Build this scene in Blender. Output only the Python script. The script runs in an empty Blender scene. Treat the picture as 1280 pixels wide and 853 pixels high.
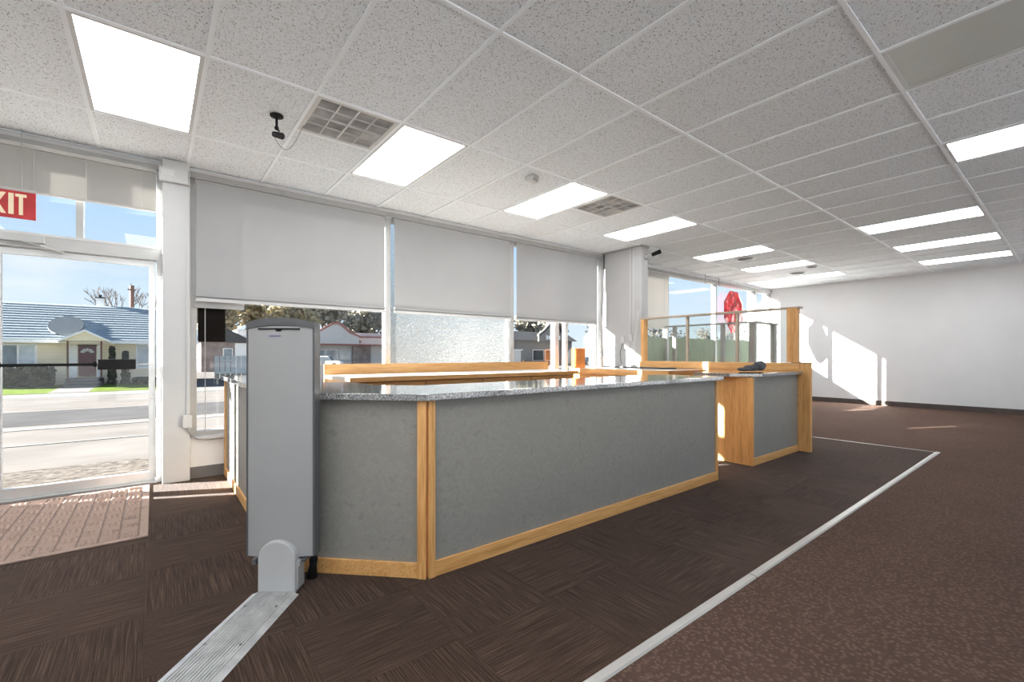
import bpy, bmesh, math, random
from mathutils import Vector, Matrix

random.seed(7)
S = bpy.context.scene
COL = S.collection
PI = math.pi

# ------------------------------------------------------------------ camera
CAM_H = 1.15
cd = bpy.data.cameras.new('camera')
cam = bpy.data.objects.new('camera', cd)
COL.objects.link(cam)
cam.location = (0, 0, CAM_H)
cam.rotation_euler = (PI / 2, 0, math.radians(51.64 - 90))
cd.sensor_width = 36
cd.lens = 36 * 566.2 / 1280
cd.shift_y = 17.1 / 1280
cd.clip_start = 0.05
cd.clip_end = 600
S.camera = cam

# ------------------------------------------------------------------ world, sun, exposure
W = bpy.data.worlds.new('sky')
S.world = W
W.use_nodes = True
nt = W.node_tree
nt.nodes.clear()
def wn(t, **k):
    n = nt.nodes.new(t)
    for a, b in k.items(): setattr(n, a, b)
    return n
wo = wn('ShaderNodeOutputWorld'); bg = wn('ShaderNodeBackground')
tc = wn('ShaderNodeTexCoord'); sp = wn('ShaderNodeSeparateXYZ')
rp = wn('ShaderNodeValToRGB')
rp.color_ramp.elements[0].position = 0.0
rp.color_ramp.elements[0].color = (0.78, 0.88, 0.97, 1)
rp.color_ramp.elements[1].position = 0.75
rp.color_ramp.elements[1].color = (0.17, 0.38, 0.80, 1)
e = rp.color_ramp.elements.new(0.30); e.color = (0.42, 0.66, 0.95, 1)
mp = wn('ShaderNodeMapping'); mp.inputs['Scale'].default_value = (1.6, 1.6, 6.5)
nz = wn('ShaderNodeTexNoise'); nz.inputs['Scale'].default_value = 1.7
nz.inputs['Detail'].default_value = 6; nz.inputs['Roughness'].default_value = 0.55
cr = wn('ShaderNodeValToRGB')
cr.color_ramp.elements[0].position = 0.50; cr.color_ramp.elements[0].color = (0, 0, 0, 1)
cr.color_ramp.elements[1].position = 0.68; cr.color_ramp.elements[1].color = (0.85, 0.85, 0.85, 1)
mx = wn('ShaderNodeMix', data_type='RGBA')
mx.inputs['B'].default_value = (0.93, 0.94, 0.97, 1)
L = nt.links.new
L(tc.outputs['Generated'], sp.inputs[0]); L(sp.outputs['Z'], rp.inputs['Fac'])
L(tc.outputs['Generated'], mp.inputs['Vector']); L(mp.outputs[0], nz.inputs['Vector'])
L(nz.outputs['Fac'], cr.inputs['Fac']); L(cr.outputs['Color'], mx.inputs['Factor'])
L(rp.outputs['Color'], mx.inputs['A']); L(mx.outputs['Result'], bg.inputs['Color'])
L(bg.outputs[0], wo.inputs['Surface'])
bg.inputs['Strength'].default_value = 0.68

sl = bpy.data.lights.new('sun', 'SUN'); sl.energy = 46.0; sl.angle = math.radians(0.53)
sl.color = (1.0, 0.975, 0.94)
sun = bpy.data.objects.new('sun', sl); COL.objects.link(sun)
sun.rotation_euler = Vector((1, -0.495, -0.336)).to_track_quat('-Z', 'Y').to_euler()
sun.location = (-30, 30, 20)

S.view_settings.view_transform = 'Standard'
S.view_settings.look = 'None'
S.view_settings.gamma = 1
S.view_settings.use_curve_mapping = False
S.view_settings.exposure = 0.73
S.cycles.max_bounces = 20
S.cycles.diffuse_bounces = 10
S.cycles.transparent_max_bounces = 40
LAMP = 6.4          # radiance of the fluorescent diffusers

# ------------------------------------------------------------------ helpers
class MB:
    """collects shapes, links them as ONE mesh object"""
    def __init__(s): s.v = []; s.f = []
    def add(s, vs, fs):
        o = len(s.v); s.v += [tuple(v) for v in vs]; s.f += [tuple(i + o for i in f) for f in fs]; return s
    def box(s, x0, x1, y0, y1, z0, z1):
        return s.add([(x0,y0,z0),(x1,y0,z0),(x1,y1,z0),(x0,y1,z0),(x0,y0,z1),(x1,y0,z1),(x1,y1,z1),(x0,y1,z1)],
                     [(3,2,1,0),(4,5,6,7),(0,1,5,4),(1,2,6,5),(2,3,7,6),(3,0,4,7)])
    def prism(s, poly, z0, z1):
        n = len(poly)
        a = sum(poly[i][0]*poly[(i+1)%n][1]-poly[(i+1)%n][0]*poly[i][1] for i in range(n))
        if a < 0: poly = poly[::-1]
        vs = [(x,y,z0) for x,y in poly] + [(x,y,z1) for x,y in poly]
        fs = [tuple(range(n-1,-1,-1)), tuple(range(n,2*n))] + [(i,(i+1)%n,n+(i+1)%n,n+i) for i in range(n)]
        return s.add(vs, fs)
    def ext(s, poly, axis, a0, a1):
        """extrude a 2-D polygon along axis: 'x' -> poly is (y,z); 'y' -> poly is (x,z)"""
        n = len(poly)
        if axis == 'x': vs = [(a0,u,w) for u,w in poly] + [(a1,u,w) for u,w in poly]
        else: vs = [(u,a0,w) for u,w in poly] + [(u,a1,w) for u,w in poly]
        fs = [tuple(range(n)), tuple(range(2*n-1,n-1,-1))] + [(i,n+i,n+(i+1)%n,(i+1)%n) for i in range(n)]
        return s.add(vs, fs)
    def seg(s, p, q, t0, t1, z0, z1):
        """upright board along p->q; t0..t1 is its extent along the right-hand normal"""
        d = Vector((q[0]-p[0], q[1]-p[1])).normalized(); n = Vector((d.y, -d.x))
        P = Vector(p); Q = Vector(q)
        pts = [P+n*t0, Q+n*t0, Q+n*t1, P+n*t1]
        return s.prism([(a.x,a.y) for a in pts], z0, z1)
    def tube(s, pts, r, n=8, cap=True):
        pts = [Vector(p) for p in pts]; m = len(pts)
        rr = r if isinstance(r, (list, tuple)) else [r]*m
        vs = []
        up = Vector((0,0,1))
        for i, p in enumerate(pts):
            d = (pts[min(i+1,m-1)] - pts[max(i-1,0)])
            if d.length < 1e-9: d = Vector((0,0,1))
            d.normalize()
            a = d.cross(up)
            if a.length < 1e-3: a = d.cross(Vector((1,0,0)))
            a.normalize(); b = d.cross(a)
            for k in range(n):
                t = 2*PI*k/n
                vs.append(p + (a*math.cos(t) + b*math.sin(t))*rr[i])
        fs = []
        for i in range(m-1):
            for k in range(n):
                fs.append((i*n+k, i*n+(k+1)%n, (i+1)*n+(k+1)%n, (i+1)*n+k))
        if cap: fs += [tuple(range(n-1,-1,-1)), tuple(range((m-1)*n, m*n))]
        return s.add(vs, fs)
    def lathe(s, prof, c=(0,0,0), n=20, axis='z'):
        """prof: (radius, height) pairs"""
        vs = []
        for r, h in prof:
            for k in range(n):
                t = 2*PI*k/n
                a, b = r*math.cos(t), r*math.sin(t)
                v = (a,b,h) if axis == 'z' else ((h,a,b) if axis == 'x' else (a,h,b))
                vs.append((v[0]+c[0], v[1]+c[1], v[2]+c[2]))
        fs = []
        for i in range(len(prof)-1):
            for k in range(n):
                fs.append((i*n+k, i*n+(k+1)%n, (i+1)*n+(k+1)%n, (i+1)*n+k))
        fs += [tuple(range(n-1,-1,-1)), tuple(range((len(prof)-1)*n, len(prof)*n))]
        return s.add(vs, fs)
    def blob(s, c, rx, ry, rz, jit=0.0, nu=10, nv=7):
        vs = [(c[0],c[1],c[2]-rz)]
        for j in range(1, nv):
            ph = -PI/2 + PI*j/nv
            for k in range(nu):
                t = 2*PI*k/nu; q = 1 + random.uniform(-jit, jit)
                vs.append((c[0]+rx*q*math.cos(ph)*math.cos(t), c[1]+ry*q*math.cos(ph)*math.sin(t), c[2]+rz*q*math.sin(ph)))
        vs.append((c[0],c[1],c[2]+rz))
        fs = [(0, 1+(k+1)%nu, 1+k) for k in range(nu)]
        for j in range(nv-2):
            for k in range(nu):
                a = 1+j*nu
                fs.append((a+k, a+(k+1)%nu, a+nu+(k+1)%nu, a+nu+k))
        a = 1+(nv-2)*nu; l = len(vs)-1
        fs += [(a+k, a+(k+1)%nu, l) for k in range(nu)]
        return s.add(vs, fs)
    def mesh(s, name, off=(0,0,0)):
        me = bpy.data.meshes.new(name)
        me.from_pydata([(v[0]-off[0], v[1]-off[1], v[2]-off[2]) for v in s.v], [], s.f)
        bm = bmesh.new(); bm.from_mesh(me)
        bmesh.ops.recalc_face_normals(bm, faces=bm.faces); bm.to_mesh(me); bm.free()
        me.update()
        return me
    def build(s, name, mat, parent=None, local=False, smooth=False, bevel=0, tagd=None):
        off = (0,0,0) if (local or parent is None) else wloc(parent)
        me = s.mesh(name, off)
        o = bpy.data.objects.new(name, me); COL.objects.link(o)
        if mat: me.materials.append(mat)
        if parent is not None: o.parent = parent
        if smooth:
            for p in me.polygons: p.use_smooth = True
        if bevel:
            m = o.modifiers.new('bevel', 'BEVEL'); m.width = bevel; m.segments = 2; m.limit_method = 'ANGLE'
        if tagd: tag(o, **tagd)
        return o
def wloc(o):
    v = Vector((0,0,0))
    while o is not None: v += o.location; o = o.parent
    return v
def tag(o, label=None, cat=None, group=None, kind=None):
    if label: o['label'] = label
    if cat: o['category'] = cat
    if group: o['group'] = group
    if kind: o['kind'] = kind
    return o
def thing(name, loc, label=None, cat=None, group=None, kind=None, rz=0):
    o = bpy.data.objects.new(name, None); COL.objects.link(o)
    o.empty_display_size = 0.1
    o.location = loc; o.rotation_euler = (0,0,rz)
    return tag(o, label, cat, group, kind)
def inst(name, me, loc, parent=None, rz=0):
    o = bpy.data.objects.new(name, me); COL.objects.link(o)
    o.location = loc; o.rotation_euler = (0,0,rz)
    if parent is not None: o.parent = parent
    return o
def copy_tree(o, parent=None):
    c = o.copy(); COL.objects.link(c)
    if parent is not None: c.parent = parent
    for ch in list(o.children): copy_tree(ch, c)
    return c

# ------------------------------------------------------------------ materials
class NT:
    def __init__(s, name):
        s.m = bpy.data.materials.new(name); s.m.use_nodes = True; s.t = s.m.node_tree
        s.p = s.t.nodes['Principled BSDF']; s.out = s.t.nodes['Material Output']
    def n(s, t, ins=None, **k):
        x = s.t.nodes.new(t)
        for a, b in k.items(): setattr(x, a, b)
        for a, b in (ins or {}).items():
            if hasattr(b, 'is_output'): s.t.links.new(b, x.inputs[a])
            else: x.inputs[a].default_value = b
        return x
    def set(s, **k):
        for a, b in k.items():
            a = {'base':'Base Color','rough':'Roughness','metal':'Metallic','normal':'Normal','spec':'Specular IOR Level',
                 'coat':'Coat Weight','em':'Emission Color','ems':'Emission Strength'}[a]
            if hasattr(b, 'is_output'): s.t.links.new(b, s.p.inputs[a])
            else: s.p.inputs[a].default_value = (b + (1,)) if isinstance(b, tuple) and len(b) == 3 else b
        return s
    def coords(s, scale=(1,1,1), kind='Object', rot=(0,0,0)):
        t = s.n('ShaderNodeTexCoord')
        m = s.n('ShaderNodeMapping', {'Vector': t.outputs[kind], 'Scale': scale, 'Rotation': rot})
        return m.outputs[0]
    def noise(s, vec, scale, detail=3, rough=0.5):
        return s.n('ShaderNodeTexNoise', {'Vector': vec, 'Scale': scale, 'Detail': detail, 'Roughness': rough}).outputs['Fac']
    def ramp(s, fac, stops):
        r = s.n('ShaderNodeValToRGB', {'Fac': fac}); el = r.color_ramp.elements
        el[0].position, el[0].color = stops[0][0], stops[0][1] + (1,)
        el[1].position, el[1].color = stops[-1][0], stops[-1][1] + (1,)
        for p, c in stops[1:-1]:
            q = el.new(p); q.color = c + (1,)
        return r.outputs['Color']
    def bump(s, h, strength=0.3, dist=0.01):
        return s.n('ShaderNodeBump', {'Height': h, 'Strength': strength, 'Distance': dist}).outputs[0]

def plain(name, c, rough=0.6, metal=0.0, var=0.06, scale=6.0, spec=0.5):
    m = NT(name); v = m.coords((1,1,1)); f = m.noise(v, scale, 4)
    lo = tuple(x*(1-var) for x in c); hi = tuple(min(1, x*(1+var)) for x in c)
    m.set(base=m.ramp(f, [(0.3, lo), (0.7, hi)]), rough=rough, metal=metal, spec=spec)
    return m.m

def oak(name, axis, tint=1.0):
    m = NT(name)
    sc = {'x': (1.2, 22, 22), 'y': (22, 1.2, 22), 'z': (22, 22, 1.2)}[axis]
    v = m.coords(sc); f = m.noise(v, 1.0, 5, 0.6)
    sc2 = tuple(q*5 for q in sc); g = m.noise(m.coords(sc2), 1.0, 2)
    mixv = m.n('ShaderNodeMath', {0: f, 1: g}, operation='ADD').outputs[0]
    hv = m.n('ShaderNodeMath', {0: mixv, 1: 0.5}, operation='MULTIPLY').outputs[0]
    c = m.ramp(hv, [(0.34, (0.56*tint,0.265*tint,0.075*tint)), (0.5, (0.74*tint,0.39*tint,0.135*tint)), (0.66, (0.84*tint,0.49*tint,0.20*tint))])
    m.set(base=c, rough=0.42, normal=m.bump(g, 0.08, 0.002))
    return m.m
OX, OY, OZ = oak('oak_grain_x','x'), oak('oak_grain_y','y'), oak('oak_grain_z','z')
OXM = oak('oak_shaded_x','x',0.70); OXD = oak('oak_deep_shade_x','x',0.62); OYD = oak('oak_dark_y','y',0.62)  # both x copies carry the shade on the desk faces in their tint

M = {}
M['wall'] = plain('painted_wall', (0.72,0.72,0.72), 0.8, var=0.02, scale=2)
M['white'] = plain('white_paint', (0.54,0.54,0.535), 0.45, var=0.02)
M['frame'] = plain('pale_window_frame', (0.45,0.45,0.44), 0.4, var=0.04)
M['alu'] = plain('aluminium', (0.58,0.58,0.57), 0.38, metal=0.6, var=0.05)
M['headgrey'] = plain('grey_head_trim', (0.36,0.355,0.345), 0.6, var=0.08)
M['basedark'] = plain('dark_vinyl_base', (0.075,0.058,0.050), 0.55, var=0.15)
M['basegrey'] = plain('grey_vinyl_base', (0.13,0.13,0.13), 0.55, var=0.15)
def backlit(name, c, tr, var=0.02):
    m = NT(name); f = m.noise(m.coords((1,1,1)), 3, 3)
    cc = m.ramp(f, [(0.3, tuple(x*(1-var) for x in c)), (0.7, tuple(x*(1+var) for x in c))])
    d1 = m.n('ShaderNodeBsdfDiffuse', {'Color': cc}); d2 = m.n('ShaderNodeBsdfTranslucent', {'Color': cc})
    mi = m.n('ShaderNodeMixShader', {0: tr, 1: d1.outputs[0], 2: d2.outputs[0]})
    m.t.links.new(mi.outputs[0], m.out.inputs['Surface']); return m.m
M['shade'] = backlit('roller_shade_fabric', (0.385,0.385,0.385), 0.012)
M['blind'] = backlit('blind_slat', (0.50,0.485,0.46), 0.004)
M['black'] = plain('black_plastic', (0.010,0.0095,0.0095), 0.6, var=0.1, spec=0.2)
M['darkbrown'] = plain('dark_brown_panel', (0.008,0.006,0.005), 0.8, var=0.2, spec=0.1)
M['darkgrey'] = plain('dark_grey_plastic', (0.10,0.102,0.105), 0.45, var=0.05)
M['ped'] = plain('grey_gate_shell', (0.35,0.35,0.345), 0.42, var=0.03, scale=3)
M['pedfoot'] = plain('pale_grey_foot', (0.48,0.48,0.475), 0.45, var=0.03)
M['red'] = plain('exit_red', (0.42,0.018,0.022), 0.35, var=0.15, scale=12)
M['cream'] = plain('exit_cream', (0.80,0.66,0.46), 0.5, var=0.04)
M['cable'] = plain('grey_cable', (0.06,0.06,0.065), 0.5)
M['cablew'] = plain('white_cable', (0.62,0.62,0.60), 0.5)
M['orange'] = plain('orange_varnished_wood', (0.62,0.20,0.035), 0.3, var=0.2, scale=9)
M['cloth'] = plain('dark_grey_cloth', (0.085,0.088,0.095), 0.9, var=0.3, scale=25)
M['gatekeep'] = plain('blue_mark', (0.34,0.34,0.40), 0.5)
M['mark'] = plain('dark_mark', (0.05,0.05,0.09), 0.5)
M['tbar'] = plain('ceiling_grid_white', (0.87,0.895,0.915), 0.5, var=0.02)
M['fixture'] = plain('fixture_frame', (0.62,0.62,0.61), 0.45, var=0.03)
M['ventmetal'] = plain('vent_metal', (0.62,0.61,0.59), 0.5, var=0.05)
M['ventdark'] = plain('vent_dust', (0.50,0.49,0.475), 0.8, var=0.55, scale=4)
M['spk'] = plain('ceiling_speaker_dark', (0.10,0.10,0.10), 0.6)
M['laminate_w'] = plain('pale_desk_laminate', (0.74,0.73,0.70), 0.3, var=0.03)
M['laminate_g'] = plain('grey_desk_laminate', (0.34,0.33,0.32), 0.35, var=0.05)

# ceiling tile: white mineral fibre with dark pin holes and fissures
m = NT('ceiling_tile_fissured')
v = m.coords((1,1,1))
oi = m.n('ShaderNodeObjectInfo')
off = m.n('ShaderNodeVectorMath', {0: v, 1: oi.outputs['Location']}, operation='ADD').outputs[0]
f1 = m.noise(off, 95, 2, 0.6); f2 = m.noise(off, 40, 3, 0.6)
vo = m.n('ShaderNodeTexVoronoi', {'Vector': off, 'Scale': 75.0})
hol = m.n('ShaderNodeMath', {0: vo.outputs['Distance'], 1: 0.27}, operation='LESS_THAN').outputs[0]
sel = m.n('ShaderNodeMath', {0: f2, 1: 0.53}, operation='GREATER_THAN').outputs[0]
hs = m.n('ShaderNodeMath', {0: hol, 1: sel}, operation='MULTIPLY').outputs[0]
c1 = m.ramp(f1, [(0.28, (0.52,0.535,0.55)), (0.45, (0.82,0.845,0.865)), (0.75, (0.86,0.885,0.905))])
mm = m.n('ShaderNodeMix', {'Factor': hs, 'A': c1, 'B': (0.20,0.20,0.20,1)}, data_type='RGBA')
tv = m.n('ShaderNodeMapRange', {'Value': oi.outputs['Random'], 'To Min': 0.95, 'To Max': 1.03}).outputs[0]
mt = m.n('ShaderNodeVectorMath', {0: mm.outputs['Result'], 'Scale': tv}, operation='SCALE').outputs[0]
m.set(base=mt, rough=0.95, spec=0.1, normal=m.bump(f1, 0.15, 0.004)); M['tile'] = m.m

# carpets
def carpet(name, lo, mid, hi, along):
    m = NT(name)
    oi = m.n('ShaderNodeObjectInfo')
    sc = (3.5, 210, 60) if along == 'x' else (210, 3.5, 60)
    v = m.coords((1,1,1))
    of = m.n('ShaderNodeVectorMath', {0: v, 1: oi.outputs['Location']}, operation='ADD').outputs[0]
    mpn = m.n('ShaderNodeMapping', {'Vector': of, 'Scale': sc}).outputs[0]
    f = m.noise(mpn, 1.0, 4, 0.65)
    g = m.noise(of, 260, 2, 0.7)
    a = m.n('ShaderNodeMath', {0: f, 1: 0.72}, operation='MULTIPLY').outputs[0]
    h = m.n('ShaderNodeMath', {0: g, 1: 0.28, 2: a}, operation='MULTIPLY_ADD').outputs[0]
    c = m.ramp(h, [(0.36, lo), (0.5, mid), (0.64, hi)])
    tv = m.n('ShaderNodeMapRange', {'Value': oi.outputs['Random'], 'To Min': 0.90, 'To Max': 1.08}).outputs[0]
    ct = m.n('ShaderNodeVectorMath', {0: c, 'Scale': tv}, operation='SCALE').outputs[0]
    m.set(base=ct, rough=0.95, spec=0.04, normal=m.bump(h, 0.5, 0.006))
    m.p.inputs['Sheen Weight'].default_value = 0.08
    return m.m
CL, CM, CH = (0.021,0.0115,0.0078), (0.050,0.029,0.0200), (0.118,0.076,0.056)
M['carpet_x'] = carpet('ribbed_carpet_x', CL, CM, CH, 'x')
M['carpet_y'] = carpet('ribbed_carpet_y', CL, CM, CH, 'y')
m = NT('looped_carpet')
v = m.coords((1,1,1)); vo = m.n('ShaderNodeTexVoronoi', {'Vector': v, 'Scale': 55.0})
g = m.noise(v, 70, 3, 0.7); b = m.noise(v, 1.2, 3)
hh = m.n('ShaderNodeMath', {0: vo.outputs['Distance'], 1: g}, operation='ADD').outputs[0]
c = m.ramp(hh, [(0.50, (0.168,0.109,0.087)), (0.80, (0.135,0.086,0.067)), (1.10, (0.092,0.058,0.045))])
mb = m.n('ShaderNodeMapRange', {'Value': b, 'To Min': 0.82, 'To Max': 1.18}).outputs[0]
cb = m.n('ShaderNodeVectorMath', {0: c, 'Scale': mb}, operation='SCALE').outputs[0]
inv = m.n('ShaderNodeMath', {0: 1.0, 1: hh}, operation='SUBTRACT').outputs[0]
m.set(base=cb, rough=0.95, spec=0.04, normal=m.bump(inv, 0.6, 0.012)); M['carpet_loop'] = m.m
m = NT('doormat_fibre')
v = m.coords((1,1,1)); f = m.noise(v, 160, 3, 0.7); g = m.noise(v, 9, 3)
h = m.n('ShaderNodeMath', {0: f, 1: g}, operation='ADD').outputs[0]
m.set(base=m.ramp(h, [(0.75, (0.23,0.16,0.13)), (1.0, (0.36,0.26,0.215)), (1.25, (0.46,0.345,0.29))]), rough=0.95, spec=0.1, normal=m.bump(f, 0.4, 0.004)); M['mat'] = m.m

M['matback'] = plain('doormat_dark_backing', (0.20,0.14,0.115), 0.95, var=0.2, scale=40)
# mottled grey laminate
m = NT('mottled_grey_laminate')
v = m.coords((1,1,1)); f = m.noise(v, 7, 6, 0.65); g = m.noise(v, 26, 4, 0.6)
h = m.n('ShaderNodeMath', {0: f, 1: g}, operation='ADD').outputs[0]
m.set(base=m.ramp(h, [(0.70, (0.24,0.227,0.202)), (1.0, (0.280,0.266,0.238)), (1.3, (0.315,0.30,0.27))]), rough=0.5); M['lam'] = m.m
# speckled top
m = NT('speckled_counter_laminate')
v = m.coords((1,1,1)); f = m.noise(v, 130, 2, 0.7); vo = m.n('ShaderNodeTexVoronoi', {'Vector': v, 'Scale': 170.0})
cc = m.ramp(f, [(0.36, (0.06,0.06,0.062)), (0.47, (0.20,0.20,0.20)), (0.58, (0.36,0.36,0.355)), (0.68, (0.62,0.62,0.61))])
m.set(base=cc, rough=0.10, spec=0.9, coat=1.0); M['granite'] = m.m
m.p.inputs['Coat Roughness'].default_value = 0.06
# ribbed aluminium plate
m = NT('worn_aluminium')
v = m.coords((1,1,1)); f = m.noise(v, 14, 5, 0.6); g = m.noise(m.coords((140,6,60)), 1, 3)
m.set(base=m.ramp(f, [(0.3, (0.44,0.44,0.44)), (0.7, (0.66,0.66,0.65))]), metal=0.55, rough=m.n('ShaderNodeMapRange', {'Value': g, 'To Min': 0.35, 'To Max': 0.6}).outputs[0]); M['ramp'] = m.m
M['strip'] = plain('transition_strip_metal', (0.44,0.425,0.40), 0.4, metal=0.35, var=0.06)

# glass: clear pane = transparent + fresnel mirror
def glass(name, tint=(0.97,0.98,0.975), gain=1.0):
    m = NT(name); m.t.nodes.remove(m.p)
    tr = m.n('ShaderNodeBsdfTransparent', {'Color': tint + (1,)})
    gl = m.n('ShaderNodeBsdfGlossy', {'Roughness': 0.0, 'Color': (1,1,1,1)})
    ge = m.n('ShaderNodeNewGeometry')
    dt = m.n('ShaderNodeVectorMath', {0: ge.outputs['Incoming'], 1: ge.outputs['Normal']}, operation='DOT_PRODUCT')
    ab = m.n('ShaderNodeMath', {0: dt.outputs['Value']}, operation='ABSOLUTE')
    om = m.n('ShaderNodeMath', {0: 1.0, 1: ab.outputs[0]}, operation='SUBTRACT')
    pw = m.n('ShaderNodeMath', {0: om.outputs[0], 1: 5.0}, operation='POWER')
    sk = m.n('ShaderNodeMath', {0: pw.outputs[0], 1: 0.96, 2: 0.04}, operation='MULTIPLY_ADD')
    fm = m.n('ShaderNodeMath', {0: sk.outputs[0], 1: gain}, operation='MULTIPLY')
    mi = m.n('ShaderNodeMixShader', {0: fm.outputs[0], 1: tr.outputs[0], 2: gl.outputs[0]})
    m.t.links.new(mi.outputs[0], m.out.inputs['Surface'])
    return m.m
M['glass'] = glass('clear_glass', gain=0.4)
M['pglass'] = glass('partition_glass', tint=(0.95,0.965,0.955), gain=0.6)
# obscure glass: pebbled surface that bends the view
m = NT('pebbled_obscure_glass'); m.t.nodes.remove(m.p)
v = m.coords((1,1,1)); vo = m.n('ShaderNodeTexVoronoi', {'Vector': v, 'Scale': 34.0}, feature='SMOOTH_F1')
f = m.noise(v, 60, 2)
hh = m.n('ShaderNodeMath', {0: vo.outputs['Distance'], 1: f}, operation='ADD').outputs[0]
bp = m.n('ShaderNodeBump', {'Height': hh, 'Strength': 1.0, 'Distance': 0.03})
rf = m.n('ShaderNodeBsdfRefraction', {'Roughness': 0.03, 'IOR': 1.14, 'Color': (0.86,0.88,0.87,1), 'Normal': bp.outputs[0]})
gl = m.n('ShaderNodeBsdfGlossy', {'Roughness': 0.05, 'Normal': bp.outputs[0]})
df = m.n('ShaderNodeBsdfTranslucent', {'Color': (0.85,0.87,0.86,1)})
m1 = m.n('ShaderNodeMixShader', {0: 0.06, 1: rf.outputs[0], 2: gl.outputs[0]})
m2 = m.n('ShaderNodeMixShader', {0: 0.025, 1: m1.outputs[0], 2: df.outputs[0]})
m.t.links.new(m2.outputs[0], m.out.inputs['Surface']); M['obscure'] = m.m
# green privacy film
m = NT('green_privacy_film'); m.t.nodes.remove(m.p)
f = m.noise(m.coords((30,30,1.5)), 1, 3)
cg = m.ramp(f, [(0.3, (0.26,0.30,0.23)), (0.7, (0.33,0.37,0.29))])
d1 = m.n('ShaderNodeBsdfDiffuse', {'Color': cg}); d2 = m.n('ShaderNodeBsdfTranslucent', {'Color': cg})
mi = m.n('ShaderNodeMixShader', {0: 0.06, 1: d1.outputs[0], 2: d2.outputs[0]})
m.t.links.new(mi.outputs[0], m.out.inputs['Surface']); M['film'] = m.m
# red film
m = NT('crumpled_red_film')
v = m.coords((1,1,1)); f = m.noise(v, 7, 4, 0.6); vo = m.n('ShaderNodeTexVoronoi', {'Vector': v, 'Scale': 5.0})
c = m.ramp(f, [(0.36, (0.22,0.004,0.010)), (0.5, (0.50,0.010,0.022)), (0.62, (0.72,0.05,0.065))])
m.set(base=c, rough=0.3, normal=m.bump(vo.outputs['Distance'], 0.7, 0.05))
m.p.inputs['Transmission Weight'].default_value = 0.0
tl = m.n('ShaderNodeBsdfTranslucent', {'Color': c}); mi = m.n('ShaderNodeMixShader', {0: 0.16, 1: m.p.outputs[0], 2: tl.outputs[0]})
m.t.links.new(mi.outputs[0], m.out.inputs['Surface']); M['redfilm'] = m.m
# lamps
def lamp_mat(name, strength):
    m = NT(name); f = m.noise(m.coords((9, 0.7, 1)), 1, 2)
    s = m.n('ShaderNodeMapRange', {'Value': f, 'To Min': strength*0.85, 'To Max': strength*1.15}).outputs[0]
    m.set(base=(0.8,0.8,0.8), rough=0.5, em=(0.97,0.985,1.0), ems=s); return m.m
M['lit'] = lamp_mat('lit_prismatic_diffuser', LAMP)
M['unlit'] = plain('unlit_diffuser', (0.60,0.62,0.58), 0.4, var=0.02)
# outdoors
M['asphalt'] = plain('asphalt', (0.125,0.115,0.107), 0.9, var=0.14, scale=0.8, spec=0.0)
M['asphalt_d'] = plain('newer_asphalt', (0.070,0.068,0.068), 0.9, var=0.12, scale=0.9, spec=0.0)
m = NT('gravel'); v = m.coords((1,1,1)); f = m.noise(v, 9, 6, 0.75)
m.set(base=m.ramp(f, [(0.32, (0.035,0.03,0.026)), (0.5, (0.085,0.075,0.066)), (0.66, (0.16,0.145,0.128))]), rough=0.95, spec=0.0); M['gravel'] = m.m
M['concrete'] = plain('concrete', (0.155,0.146,0.137), 0.9, var=0.08, scale=2, spec=0.0)
M['bounce_ground'] = plain('pale_bounce_concrete', (0.42,0.41,0.40), 0.9, var=0.06, scale=2)  # for the added ground behind the camera, pale to reflect sun indoors
M['paint'] = plain('road_paint', (0.165,0.159,0.15), 0.8, var=0.12, scale=5, spec=0.0)
M['grass'] = plain('lawn_grass', (0.085,0.115,0.028), 0.95, var=0.3, scale=6, spec=0.0)
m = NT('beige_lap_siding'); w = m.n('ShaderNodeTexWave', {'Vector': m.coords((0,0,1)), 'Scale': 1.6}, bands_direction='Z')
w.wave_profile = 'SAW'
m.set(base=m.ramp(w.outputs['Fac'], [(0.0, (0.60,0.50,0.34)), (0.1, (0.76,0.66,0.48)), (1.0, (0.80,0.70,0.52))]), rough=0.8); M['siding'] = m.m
m = NT('blue_grey_shingles'); v = m.coords((1,1,1)); br = m.n('ShaderNodeTexBrick', {'Vector': v, 'Scale': 3.0, 'Color1': (0.21,0.245,0.255,1), 'Color2': (0.29,0.325,0.335,1), 'Mortar': (0.17,0.20,0.21,1), 'Mortar Size': 0.03})
f = m.noise(v, 6, 4); mx2 = m.n('ShaderNodeMix', {'Factor': 0.3, 'A': br.outputs['Color']}, data_type='RGBA')
m.t.links.new(m.ramp(f, [(0.3, (0.19,0.225,0.235)), (0.7, (0.38,0.42,0.43))]), mx2.inputs['B'])
m.set(base=mx2.outputs['Result'], rough=0.9); M['shingle'] = m.m
M['dish'] = plain('oval_roof_disc', (0.085,0.10,0.107), 0.7, var=0.1, scale=5)
M['trimw'] = plain('house_white_trim', (0.78,0.77,0.75), 0.6)
M['burgundy'] = plain('burgundy_door', (0.085,0.008,0.018), 0.4)
M['winglass'] = plain('far_window_glass', (0.16,0.20,0.23), 0.12, var=0.3, scale=1.5)
M['winglass_l'] = plain('far_window_curtain', (0.46,0.50,0.52), 0.3, var=0.2, scale=1.5)
M['brown'] = plain('brown_wood_post', (0.12,0.055,0.035), 0.7)
M['bark'] = plain('bark', (0.075,0.055,0.045), 0.9, var=0.2)
M['leafdark'] = plain('dark_hedge_leaf', (0.030,0.032,0.018), 0.9, var=0.5, scale=2.5)
M['leafolive'] = plain('olive_tree_leaf', (0.24,0.195,0.105), 0.9, var=0.45, scale=0.8)
M['leafgrey'] = plain('grey_tree_twigs', (0.22,0.20,0.15), 0.9, var=0.35, scale=0.8)
M['leafsky'] = plain('brown_skyline_twigs', (0.045,0.039,0.03), 0.9, var=0.35, scale=0.8)
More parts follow.
